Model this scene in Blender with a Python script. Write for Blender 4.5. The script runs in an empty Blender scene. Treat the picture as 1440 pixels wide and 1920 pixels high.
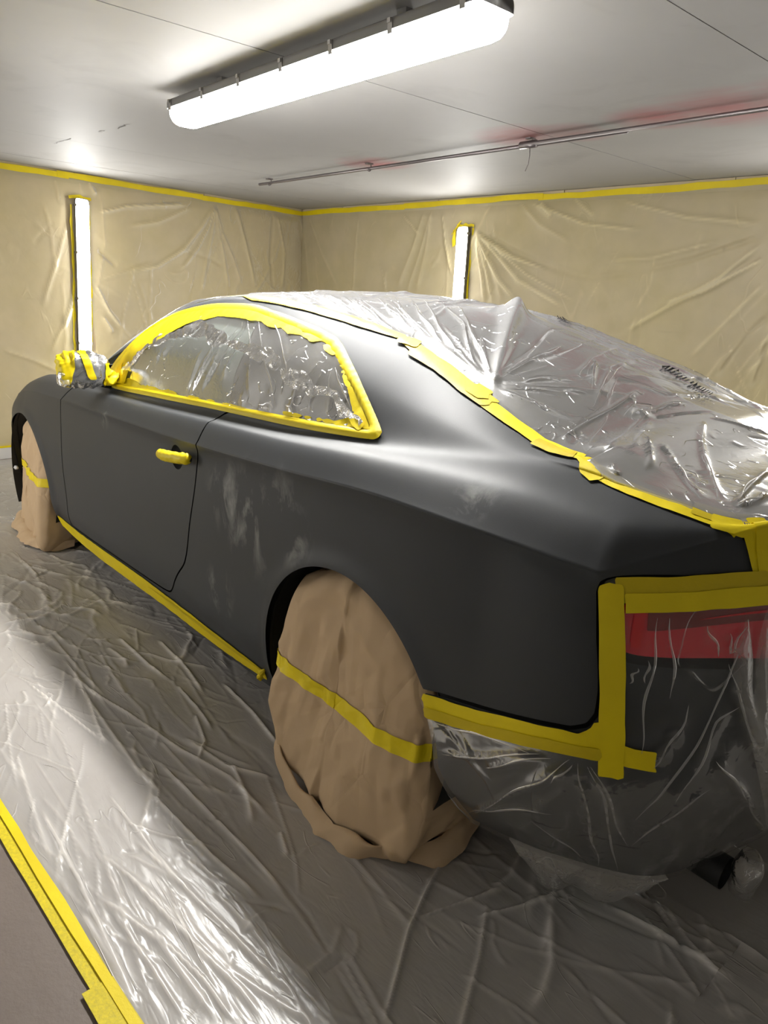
import bpy, math, random
import numpy as np
from mathutils import Vector, Matrix

# ---------------------------------------------------------------- camera, world, exposure
scene = bpy.context.scene
COL = scene.collection
CAM = (-1.3343, 1.9881, 1.3567)
YAW, PITCH, ROLL, FPX = -0.7326, 0.2895, 0.0490, 1346.3
f_ = Vector((math.cos(YAW)*math.cos(PITCH), math.sin(YAW)*math.cos(PITCH), -math.sin(PITCH)))
r0_ = f_.cross(Vector((0, 0, 1))).normalized(); u0_ = r0_.cross(f_)
r_ = math.cos(ROLL)*r0_ + math.sin(ROLL)*u0_
u_ = -math.sin(ROLL)*r0_ + math.cos(ROLL)*u0_
cd = bpy.data.cameras.new('camera'); cam = bpy.data.objects.new('camera', cd); COL.objects.link(cam)
cd.sensor_fit = 'VERTICAL'; cd.sensor_height = 36.0; cd.lens = FPX*36.0/1920.0; cd.clip_start = 0.02
cam.matrix_world = Matrix(((r_.x, u_.x, -f_.x, CAM[0]), (r_.y, u_.y, -f_.y, CAM[1]), (r_.z, u_.z, -f_.z, CAM[2]), (0, 0, 0, 1)))
scene.camera = cam
w = bpy.data.worlds.new('world'); scene.world = w; w.use_nodes = True
w.node_tree.nodes['Background'].inputs[0].default_value = (0.8, 0.85, 0.9, 1)
w.node_tree.nodes['Background'].inputs[1].default_value = 0.02
vs = scene.view_settings
vs.view_transform = 'Standard'; vs.look = 'None'; vs.gamma = 1.0; vs.use_curve_mapping = False
vs.exposure = 1.26
cy = scene.cycles
cy.max_bounces = 7; cy.diffuse_bounces = 4; cy.glossy_bounces = 3; cy.transparent_max_bounces = 10; cy.caustics_reflective = False
cy.use_adaptive_sampling = True; cy.adaptive_threshold = .10; cy.adaptive_min_samples = 16
LAMP_POWER = 46.0          # emission of the batten diffusers

# ---------------------------------------------------------------- numeric core
#CORE_BEGIN
rng = np.random.default_rng(7)
def hermite(xs, ys, x):
    """non-uniform Catmull-Rom through (xs, ys[k]), ys (n, d)"""
    xs = np.asarray(xs, float); ys = np.asarray(ys, float)
    d = np.diff(xs); sl = np.diff(ys, axis=0)/d[:, None]
    m = np.zeros_like(ys)
    m[1:-1] = (sl[:-1]*d[1:, None] + sl[1:]*d[:-1, None])/(d[1:]+d[:-1])[:, None]
    m[0] = sl[0]; m[-1] = sl[-1]
    x = np.clip(x, xs[0], xs[-1])
    i = np.clip(np.searchsorted(xs, x, side='right')-1, 0, len(xs)-2)
    h = d[i]; t = ((x-xs[i])/h)[:, None]; h = h[:, None]
    return ((2*t**3-3*t**2+1)*ys[i] + (t**3-2*t**2+t)*h*m[i] + (-2*t**3+3*t**2)*ys[i+1] + (t**3-t**2)*h*m[i+1])

# feature lines of the left half of the body: s -> (x, y, z); s runs from the rear centre line round the side to the nose
REAR = (-1.5, -1.1, -.82, -.67)
CURV = {
 'A': [(-1.5,-.88,0,.16),(-1.1,-.85,.45,.16),(-.82,-.76,.68,.16),(-.67,-.62,.77,.165),(-.42,-.43,.837,.17),(0,0,.86,.165),(.42,.42,.862,.135),(1.2,1.2,.864,.135),(2.3,2.3,.862,.135),(2.75,2.75,.85,.18),(3.1,3.1,.80,.18),(3.4,3.36,.66,.18),(3.65,3.52,.38,.18),(3.9,3.57,0,.18)],
 'B': [(-1.5,-.97,0,.28),(-1.1,-.93,.45,.28),(-.82,-.82,.705,.28),(-.67,-.665,.83,.28),(-.42,-.43,.882,.27),(0,0,.897,.27),(.42,.42,.899,.265),(1.2,1.2,.90,.26),(2.3,2.3,.90,.26),(2.75,2.75,.89,.27),(3.1,3.1,.85,.28),(3.4,3.40,.70,.28),(3.65,3.58,.40,.28),(3.9,3.64,0,.28)],
 'C': [(-1.5,-1.01,0,.44),(-1.1,-.97,.46,.44),(-.82,-.87,.73,.45),(-.67,-.705,.868,.45),(-.42,-.43,.905,.43),(0,0,.917,.42),(.42,.42,.912,.41),(1.2,1.2,.908,.38),(2.3,2.3,.908,.37),(2.75,2.75,.908,.40),(3.1,3.1,.87,.42),(3.4,3.42,.71,.42),(3.65,3.60,.41,.42),(3.9,3.66,0,.42)],
 'D': [(-1.5,-1.02,0,.64),(-1.1,-.98,.45,.64),(-.82,-.885,.70,.64),(-.67,-.722,.868,.65),(-.42,-.43,.909,.62),(0,0,.922,.61),(.42,.42,.917,.59),(1.2,1.2,.915,.57),(2.3,2.3,.915,.56),(2.75,2.75,.915,.57),(3.1,3.1,.875,.55),(3.4,3.41,.71,.55),(3.65,3.59,.41,.55),(3.9,3.65,0,.55)],
 'E': [(-1.5,-.985,0,.885),(-1.1,-.95,.40,.888),(-.82,-.868,.63,.885),(-.67,-.69,.842,.825),(-.42,-.43,.896,.835),(0,0,.912,.845),(.42,.42,.911,.825),(1.2,1.2,.909,.80),(2.3,2.3,.907,.775),(2.75,2.75,.902,.725),(3.1,3.1,.87,.66),(3.4,3.39,.70,.63),(3.65,3.57,.41,.63),(3.9,3.63,0,.63)],
 'F': [(-1.5,-.94,0,.978),(-1.1,-.905,.40,.975),(-.82,-.822,.63,.964),(-.75,-.752,.726,.926),(-.70,-.702,.796,.898),(-.67,-.672,.838,.882),(-.64,-.641,.848,.884),(-.55,-.55,.872,.893),(-.42,-.42,.900,.904),(-.13,-.13,.920,.914),(.25,.25,.921,.895),(.75,.75,.920,.873),(1.6,1.6,.917,.852),(2.15,2.15,.908,.838),(2.75,2.75,.885,.80),(3.1,3.1,.83,.735),(3.4,3.36,.68,.695),(3.65,3.53,.40,.70),(3.9,3.6,0,.70)],
 'G': [(-1.5,-.90,0,.988),(-1.1,-.875,.39,.984),(-.82,-.80,.618,.972),(-.67,-.64,.655,.99),(-.5,-.5,.652,1.005),(-.42,-.42,.675,1.012),(-.2,-.2,.748,1.012),(.03,.03,.792,1.005),(.37,.37,.81,.986),(.85,.85,.82,.971),(1.26,1.26,.822,.955),(1.85,1.85,.82,.938),(2.15,2.15,.805,.93),(2.31,2.31,.79,.918),(2.75,2.75,.77,.88),(3.1,3.1,.70,.81),(3.4,3.33,.55,.755),(3.65,3.45,.3,.755),(3.9,3.5,0,.75)],
 'R': [(-1.5,-.88,0,.994),(-1.1,-.85,.33,.996),(-.82,-.77,.54,.992),(-.67,-.62,.60,1.003),(-.45,-.45,.612,1.033),(-.337,-.337,.608,1.045),(-.125,-.125,.592,1.11),(-.02,-.02,.582,1.146),(.2,.2,.562,1.232),(.47,.47,.558,1.290),(.69,.69,.558,1.317),(1.04,1.04,.558,1.336),(1.35,1.35,.572,1.312),(1.5,1.5,.60,1.277),(1.7,1.7,.645,1.198),(1.85,1.85,.685,1.122),(2.0,2.0,.72,1.032),(2.15,2.15,.745,.955),(2.31,2.31,.735,.925),(2.75,2.75,.70,.872),(3.1,3.1,.60,.83),(3.4,3.3,.45,.775),(3.65,3.4,.24,.77),(3.9,3.45,0,.765)],
 'K': [(-1.5,-.86,0,1.0),(-1.1,-.82,0,1.005),(-.82,-.76,0,1.012),(-.67,-.70,0,1.018),(-.45,-.6,0,1.04),(-.337,-.5,0,1.065),(-.125,-.22,0,1.165),(-.02,-.08,0,1.212),(.2,.2,0,1.295),(.47,.47,0,1.343),(.69,.69,0,1.362),(1.04,1.04,0,1.370),(1.35,1.38,0,1.342),(1.5,1.56,0,1.30),(1.7,1.8,0,1.20),(1.85,1.95,0,1.13),(2.0,2.1,0,1.05),(2.15,2.25,0,.972),(2.31,2.4,0,.94),(2.75,2.8,0,.895),(3.1,3.1,0,.85),(3.4,3.36,0,.80),(3.65,3.43,0,.775),(3.9,3.46,0,.767)],
}
ARCH_R, ARCH_Z = 0.366, 0.317
WHEELS_X = (0.0, 2.751)
VROW = {'A': 0., 'B': 1., 'C': 2., 'D': 3., 'E': 4., 'F': 5., 'G': 6., 'R': 7., 'K': 8.}
def body(s, v):
    """point of the left half body; s, v flat arrays of equal length; v: row number 0..8"""
    s = np.asarray(s, float); v = np.asarray(v, float)
    P = {k: hermite([c[0] for c in CURV[k]], [c[1:] for c in CURV[k]], s) for k in CURV}
    out = np.zeros((len(s), 3))
    def cr(p0, p1, p2, p3, t):
        t = t[:, None]
        return 0.5*((2*p1)+(-p0+p2)*t+(2*p0-5*p1+4*p2-p3)*t*t+(-p0+3*p1-3*p2+p3)*t**3)
    rows = ['A', 'B', 'C', 'D', 'E', 'F']
    L = [2*P['A']-P['B']]+[P[k] for k in rows]+[P['F']*1.5-P['E']*.5]
    for i in range(5):
        m = (v >= i) & (v < i+1)
        if m.any(): out[m] = cr(L[i][m], L[i+1][m], L[i+2][m], L[i+3][m], v[m]-i)
    # shoulder and side glass: one smooth run F - FG - G - GR - R
    side = np.clip((P['R'][:, 2]-P['G'][:, 2])/.30, 0, 1)[:, None]
    n_fg = np.array([0, .45, .9]); n_gr = np.array([0, .83, .55])
    wid = np.linalg.norm(P['G']-P['F'], axis=1)[:, None]
    FG = .5*(P['F']+P['G'])+n_fg*(.10*wid)
    GR = .5*(P['G']+P['R'])+n_gr*(.034*side)
    pre = P['F']+(P['F']-FG)*.8+np.array([0, .0, -.0])
    post = P['R']+(P['R']-GR)*.6+np.array([0, -.05, .0])*side
    M = [pre, P['F'], FG, P['G'], GR, P['R'], post]
    for i in range(4):
        lo = 5+i*.5
        m = (v >= lo) & (v < lo+.5)
        if m.any(): out[m] = cr(M[i][m], M[i+1][m], M[i+2][m], M[i+3][m], (v[m]-lo)*2)
    m = v >= 7
    if m.any():
        t = np.clip(v[m]-7, 0, 1)[:, None]
        R, K = P['R'][m], P['K'][m]
        q = R+(K-R)*t
        q[:, 2] = R[:, 2]+(K[:, 2]-R[:, 2])*(1-(1-t[:, 0])**2)
        out[m] = q
    # gentle flare round the wheel openings
    for xc in WHEELS_X:
        d = np.hypot(out[:, 0]-xc, out[:, 2]-ARCH_Z)
        m = (out[:, 1] > .7)
        out[m, 1] += .010*np.exp(-np.clip((d[m]-ARCH_R)/.035, 0, 50)**2)
    return out
def surf_normal(s, v, e=2e-3):
    a = body(s+e, v)-body(s-e, v)
    b = body(s, np.minimum(v+e, 8))-body(s, np.maximum(v-e, 0))
    n = np.cross(a, b); l = np.linalg.norm(n, axis=1)[:, None]
    n = n/np.maximum(l, 1e-12)
    return n
def svgrid(s_vals, v_vals):
    S, Vv = np.meshgrid(s_vals, v_vals, indexing='ij')
    ns, nv = S.shape
    idx = np.arange(ns*nv).reshape(ns, nv)
    F = np.stack([idx[:-1, :-1], idx[1:, :-1], idx[1:, 1:], idx[:-1, 1:]], -1).reshape(-1, 4)
    return S.ravel(), Vv.ravel(), F
def vsteps(lo, hi, step=.06, top=.05):
    k = [lo]
    brk = [b for b in range(0, 9) if lo < b < hi]+[hi]
    for b in brk:
        a = k[-1]; st = step if b <= 7 else top
        k += list(np.linspace(a, b, max(2, int(math.ceil((b-a)/st))+1))[1:])
    return np.array(k)
#CORE_END
DATA = {
 'bumper_edge': [(-0.317,2.404),(-0.458,2.496),(-0.605,2.615),(-0.638,2.635),(-0.661,2.704),(-0.67,2.834),(-0.67,3.091),(-0.664,3.584),(-0.663,4.262),(-0.67,4.622),(-0.679,4.74),(-0.747,4.271),(-0.816,4.074)],
 'light_poly': [(-0.682,4.555),(-0.747,4.23),(-0.821,4.054),(-0.873,3.996),(-0.918,3.386),(-0.815,3.41),(-0.745,3.434),(-0.711,3.46),(-0.693,3.498),(-0.686,3.875)],
 'tape_light_top': [[(-0.697,0.829,0.849),(-0.741,0.784,0.854),(-0.785,0.738,0.859),(-0.835,0.677,0.869),(-0.884,0.612,0.878)],[(-0.714,0.819,0.833),(-0.755,0.777,0.838),(-0.796,0.733,0.843),(-0.845,0.671,0.854),(-0.894,0.605,0.863)]],
 'tape_light_side': [[(-0.69,0.829,0.864),(-0.703,0.836,0.814),(-0.716,0.843,0.764),(-0.728,0.85,0.716),(-0.739,0.853,0.666),(-0.746,0.853,0.612),(-0.752,0.849,0.555),(-0.753,0.845,0.524),(-0.755,0.841,0.491)]],
 'tape_bumper': [[(-0.326,0.925,0.477),(-0.398,0.911,0.485),(-0.474,0.907,0.499),(-0.547,0.908,0.521),(-0.612,0.906,0.539),(-0.672,0.894,0.553),(-0.722,0.87,0.557),(-0.75,0.849,0.55),(-0.778,0.827,0.542),(-0.796,0.811,0.54),(-0.814,0.794,0.538)],[(-0.332,0.924,0.454),(-0.402,0.91,0.462),(-0.476,0.906,0.477),(-0.549,0.908,0.502),(-0.613,0.905,0.521),(-0.647,0.9,0.53),(-0.678,0.891,0.535),(-0.71,0.876,0.539),(-0.739,0.857,0.54)]],
 'tape_corner': [[(-0.734,0.862,0.609),(-0.731,0.864,0.596),(-0.728,0.867,0.582),(-0.716,0.874,0.571),(-0.704,0.88,0.56),(-0.691,0.886,0.555),(-0.677,0.892,0.55)]],
 'tape_roof': [[(1.094,0.546,1.336),(0.998,0.56,1.334),(0.908,0.56,1.331),(0.826,0.559,1.327),(0.745,0.56,1.321),(0.669,0.559,1.314),(0.58,0.56,1.304),(0.498,0.559,1.294),(0.419,0.558,1.281),(0.347,0.554,1.269),(0.288,0.55,1.258),(0.235,0.543,1.246)]],
 'tape_rw': [[(0.213,0.542,1.24),(0.163,0.548,1.223),(0.119,0.55,1.207),(0.062,0.551,1.184),(0.007,0.553,1.163),(-0.051,0.562,1.141),(-0.109,0.573,1.119),(-0.17,0.579,1.098),(-0.228,0.584,1.078),(-0.276,0.587,1.062),(-0.326,0.597,1.049),(-0.363,0.596,1.042),(-0.403,0.602,1.038),(-0.426,0.601,1.036),(-0.448,0.599,1.034)],[(0.165,0.558,1.222),(0.108,0.555,1.201),(0.053,0.551,1.181),(-0.005,0.557,1.157),(-0.064,0.566,1.135),(-0.106,0.569,1.121),(-0.146,0.572,1.108)],[(-0.317,0.61,1.048),(-0.348,0.609,1.043),(-0.381,0.613,1.039),(-0.408,0.609,1.037),(-0.433,0.603,1.035)]],
 'tape_deck': [[(-0.448,0.599,1.034),(-0.467,0.612,1.031),(-0.482,0.619,1.026),(-0.503,0.626,1.019),(-0.524,0.633,1.013),(-0.547,0.635,1.007),(-0.571,0.639,1.003),(-0.608,0.641,0.998),(-0.644,0.64,0.994),(-0.675,0.638,0.989),(-0.705,0.635,0.985),(-0.734,0.631,0.981),(-0.762,0.628,0.977),(-0.791,0.62,0.973),(-0.821,0.618,0.971)],[(-0.724,0.619,0.986),(-0.755,0.614,0.982),(-0.784,0.608,0.978),(-0.813,0.585,0.976),(-0.848,0.579,0.979)]],
 'tape_rear': [[(-0.824,0.584,0.973),(-0.843,0.609,0.959),(-0.855,0.612,0.94),(-0.868,0.615,0.915),(-0.879,0.614,0.889)],[(-0.851,0.577,0.979),(-0.862,0.59,0.956),(-0.871,0.6,0.931),(-0.883,0.604,0.899),(-0.894,0.605,0.865)]],
 'tape_a': [[(-0.471,0.617,1.028),(-0.482,0.63,1.022),(-0.49,0.638,1.014),(-0.504,0.642,1.008),(-0.522,0.651,1.003)]],
 'film_edge': [(1.048,7.052),(0.85,7.024),(0.696,7.033),(0.517,7.025),(0.362,7.029),(0.247,7.049),(0.197,7.022),(0.111,7.02),(-0.003,7.028),(-0.115,7.017),(-0.232,7.017),(-0.333,7.002),(-0.411,6.957),(-0.457,7.0),(-0.49,6.717),(-0.533,6.221),(-0.593,6.075),(-0.68,6.063),(-0.734,6.045),(-0.782,5.968),(-0.825,5.173)],
 'r_roof': [[(-0.063,0.489,1.154),(-0.025,0.458,1.174),(0.014,0.425,1.195),(0.055,0.391,1.216),(0.077,0.371,1.227),(0.099,0.35,1.239),(0.123,0.327,1.25)],[(-0.08,0.48,1.15),(-0.071,0.424,1.165),(-0.06,0.363,1.18),(-0.046,0.298,1.196),(-0.044,0.234,1.206),(-0.038,0.163,1.215),(-0.027,0.082,1.225),(-0.014,0.015,1.233),(0.014,-0.077,1.239),(0.06,-0.201,1.245)],[(-0.051,0.423,1.172),(-0.035,0.372,1.187),(-0.017,0.317,1.203),(0.003,0.256,1.219),(0.029,0.188,1.235),(0.062,0.108,1.253),(0.108,0.007,1.27),(0.113,-0.028,1.271),(0.119,-0.066,1.272),(0.127,-0.108,1.273)],[(-0.149,0.217,1.17),(-0.135,0.172,1.181),(-0.119,0.123,1.191),(-0.1,0.069,1.202),(-0.091,0.013,1.208),(-0.069,-0.065,1.213),(-0.033,-0.168,1.217)],[(-0.158,0.19,1.171),(-0.147,0.159,1.178),(-0.135,0.126,1.185),(-0.122,0.091,1.193),(-0.153,0.139,1.178),(-0.18,0.183,1.163),(-0.206,0.223,1.149)],[(-0.275,0.315,1.109),(-0.26,0.278,1.121),(-0.243,0.239,1.133),(-0.225,0.198,1.145),(-0.204,0.158,1.158),(-0.18,0.113,1.171),(-0.154,0.064,1.184),(-0.153,0.013,1.187),(-0.14,-0.062,1.189),(-0.115,-0.159,1.189)],[(-0.251,0.245,1.129),(-0.238,0.213,1.138),(-0.224,0.18,1.148),(-0.208,0.144,1.158),(-0.192,0.093,1.168),(-0.173,0.036,1.179),(-0.144,-0.04,1.189)],[(-0.345,0.544,1.051),(-0.332,0.487,1.062),(-0.321,0.43,1.074),(-0.31,0.372,1.086),(-0.299,0.33,1.097),(-0.287,0.286,1.109),(-0.274,0.24,1.121),(-0.257,0.199,1.133),(-0.239,0.156,1.145),(-0.218,0.108,1.157),(-0.236,0.086,1.153),(-0.253,0.065,1.148),(-0.271,0.042,1.144)],[(-0.349,0.549,1.05),(-0.341,0.506,1.057),(-0.334,0.464,1.064),(-0.328,0.423,1.072),(-0.323,0.381,1.08),(-0.318,0.339,1.089),(-0.313,0.295,1.097),(-0.304,0.232,1.11),(-0.293,0.165,1.123),(-0.281,0.09,1.136)],[(-0.383,0.549,1.044),(-0.373,0.524,1.048),(-0.364,0.5,1.052),(-0.355,0.477,1.057)],[(-0.421,0.538,1.04),(-0.395,0.484,1.048),(-0.373,0.435,1.057),(-0.353,0.39,1.069),(-0.345,0.362,1.076),(-0.336,0.335,1.083),(-0.328,0.308,1.09)],[(-0.479,0.569,1.031),(-0.461,0.511,1.037),(-0.441,0.45,1.043),(-0.424,0.39,1.051),(-0.41,0.347,1.058),(-0.397,0.306,1.066),(-0.386,0.265,1.075),(-0.377,0.234,1.082),(-0.369,0.203,1.089),(-0.36,0.171,1.096)],[(-0.507,0.507,1.03),(-0.488,0.455,1.036),(-0.466,0.399,1.043),(-0.445,0.343,1.05),(-0.428,0.304,1.057),(-0.413,0.268,1.065),(-0.398,0.233,1.074)],[(-0.113,0.501,1.134),(-0.141,0.493,1.127),(-0.168,0.483,1.12),(-0.193,0.474,1.112),(-0.219,0.464,1.105),(-0.243,0.454,1.097),(-0.268,0.444,1.09),(-0.278,0.435,1.088),(-0.289,0.427,1.085),(-0.3,0.418,1.083)],[(-0.104,0.498,1.138),(-0.124,0.465,1.138),(-0.144,0.431,1.138),(-0.163,0.396,1.138),(-0.176,0.37,1.138),(-0.19,0.344,1.137),(-0.203,0.316,1.137),(-0.217,0.299,1.134),(-0.231,0.281,1.131),(-0.245,0.263,1.129)],[(-0.092,0.478,1.146),(-0.104,0.437,1.151),(-0.116,0.395,1.155),(-0.126,0.351,1.159),(-0.142,0.318,1.159),(-0.158,0.284,1.158),(-0.173,0.249,1.158)],[(-0.396,0.213,1.078),(-0.402,0.178,1.08),(-0.409,0.141,1.082),(-0.415,0.103,1.083),(-0.428,0.071,1.082),(-0.441,0.039,1.081),(-0.453,0.006,1.08)],[(-0.372,0.195,1.089),(-0.369,0.164,1.093),(-0.367,0.132,1.098),(-0.364,0.099,1.103),(-0.368,0.075,1.104),(-0.372,0.049,1.105),(-0.377,0.023,1.106)],[(-0.472,0.378,1.043),(-0.502,0.423,1.036),(-0.53,0.464,1.028),(-0.556,0.502,1.021),(-0.563,0.518,1.018),(-0.571,0.533,1.016),(-0.578,0.549,1.013)],[(-0.509,0.387,1.037),(-0.534,0.407,1.031),(-0.558,0.425,1.025),(-0.582,0.443,1.019),(-0.604,0.463,1.014),(-0.627,0.484,1.009),(-0.649,0.507,1.005),(-0.675,0.531,1.001),(-0.7,0.554,0.998),(-0.723,0.574,0.993)],[(-0.472,0.098,1.065),(-0.495,0.145,1.055),(-0.519,0.195,1.046),(-0.543,0.245,1.038),(-0.574,0.292,1.029),(-0.604,0.338,1.021),(-0.634,0.385,1.014),(-0.668,0.433,1.007),(-0.701,0.481,1.002),(-0.732,0.524,0.997),(-0.744,0.538,0.995),(-0.756,0.551,0.993),(-0.766,0.56,0.99)],[(-0.237,0.084,1.153),(-0.264,0.07,1.144),(-0.29,0.056,1.135),(-0.316,0.041,1.127),(-0.338,0.004,1.122),(-0.346,-0.063,1.114),(-0.349,-0.142,1.104),(-0.37,-0.189,1.09),(-0.392,-0.235,1.076),(-0.418,-0.272,1.063),(-0.464,-0.233,1.055),(-0.511,-0.188,1.048),(-0.554,-0.146,1.042)],[(-0.152,-0.027,1.187),(-0.171,-0.066,1.178),(-0.188,-0.109,1.168),(-0.203,-0.158,1.158),(-0.225,-0.205,1.144),(-0.244,-0.26,1.13),(-0.259,-0.324,1.114),(-0.323,-0.357,1.084),(-0.401,-0.353,1.059),(-0.498,-0.288,1.044)],[(-0.47,0.072,1.068),(-0.487,0.057,1.064),(-0.505,0.042,1.06),(-0.522,0.028,1.057),(-0.547,0.007,1.052),(-0.569,-0.023,1.046),(-0.59,-0.058,1.039)],[(-0.771,0.554,0.99),(-0.763,0.509,0.995),(-0.752,0.458,0.999),(-0.741,0.402,1.003),(-0.732,0.351,1.006),(-0.722,0.296,1.009),(-0.711,0.236,1.012)],[(-0.78,0.555,0.988),(-0.784,0.536,0.99),(-0.788,0.514,0.992),(-0.791,0.49,0.993),(-0.789,0.467,0.995),(-0.787,0.443,0.997),(-0.785,0.419,0.998)],[(-0.61,0.459,1.013),(-0.621,0.462,1.011),(-0.632,0.465,1.01),(-0.643,0.469,1.008),(-0.659,0.482,1.006),(-0.675,0.494,1.004),(-0.69,0.507,1.002)],[(-0.553,0.619,1.012),(-0.541,0.614,1.016),(-0.527,0.606,1.02),(-0.513,0.597,1.023)],[(-0.063,0.445,1.163),(-0.056,0.381,1.178),(-0.045,0.311,1.194),(-0.031,0.233,1.21),(-0.023,0.185,1.218),(-0.013,0.133,1.227),(0.001,0.075,1.235)],[(-0.339,0.279,1.09),(-0.336,0.255,1.094),(-0.332,0.23,1.099),(-0.328,0.204,1.104),(-0.336,0.191,1.103),(-0.344,0.177,1.101),(-0.352,0.163,1.1),(-0.363,0.181,1.094),(-0.374,0.198,1.087),(-0.385,0.215,1.081)],[(0.997,0.458,1.348),(0.899,0.491,1.342),(0.83,0.506,1.336),(0.772,0.516,1.331)],[(0.996,0.402,1.353),(0.797,0.483,1.337),(0.675,0.516,1.322),(0.575,0.538,1.308)],[(0.941,0.365,1.356),(0.711,0.467,1.332),(0.566,0.515,1.311),(0.457,0.54,1.291)],[(0.87,0.349,1.355),(0.641,0.46,1.327),(0.496,0.514,1.302),(0.387,0.546,1.278)],[(0.783,0.339,1.352),(0.554,0.455,1.319),(0.412,0.51,1.289),(0.302,0.544,1.262)],[(0.731,0.305,1.351),(0.503,0.433,1.316),(0.364,0.494,1.284),(0.259,0.532,1.254)],[(0.667,0.274,1.349),(0.462,0.394,1.315),(0.333,0.456,1.285),(0.236,0.494,1.256)],[(0.602,0.252,1.346),(0.404,0.377,1.309),(0.278,0.443,1.275),(0.185,0.483,1.244)],[(0.555,0.217,1.345),(0.354,0.357,1.303),(0.23,0.429,1.266),(0.141,0.472,1.231)],[(0.506,0.193,1.341),(0.296,0.35,1.293),(0.174,0.428,1.251),(0.085,0.475,1.21)],[(0.478,0.148,1.34),(0.364,0.225,1.319),(0.28,0.273,1.299),(0.214,0.305,1.28),(0.135,0.373,1.247),(0.072,0.425,1.216),(0.017,0.47,1.186)],[(0.406,0.132,1.331),(0.289,0.23,1.305),(0.21,0.291,1.281),(0.148,0.334,1.257),(0.107,0.366,1.239),(0.07,0.394,1.221),(0.036,0.42,1.204)],[(0.887,0.37,1.354),(0.67,0.467,1.329),(0.527,0.515,1.306),(0.42,0.541,1.285)],[(0.744,0.329,1.35),(0.524,0.446,1.316),(0.387,0.504,1.286),(0.282,0.541,1.258)],[(0.624,0.267,1.347),(0.432,0.384,1.312),(0.308,0.446,1.281),(0.214,0.484,1.252)]],
 'r_bigfold': [[(-0.069,0.499,1.15),(-0.048,0.466,1.164),(-0.026,0.432,1.179),(-0.004,0.396,1.194),(0.018,0.362,1.208),(0.041,0.326,1.222),(0.067,0.287,1.237),(0.097,0.244,1.252),(0.131,0.195,1.268),(0.172,0.138,1.284),(0.225,0.067,1.3),(0.303,-0.035,1.318)]],
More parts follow.
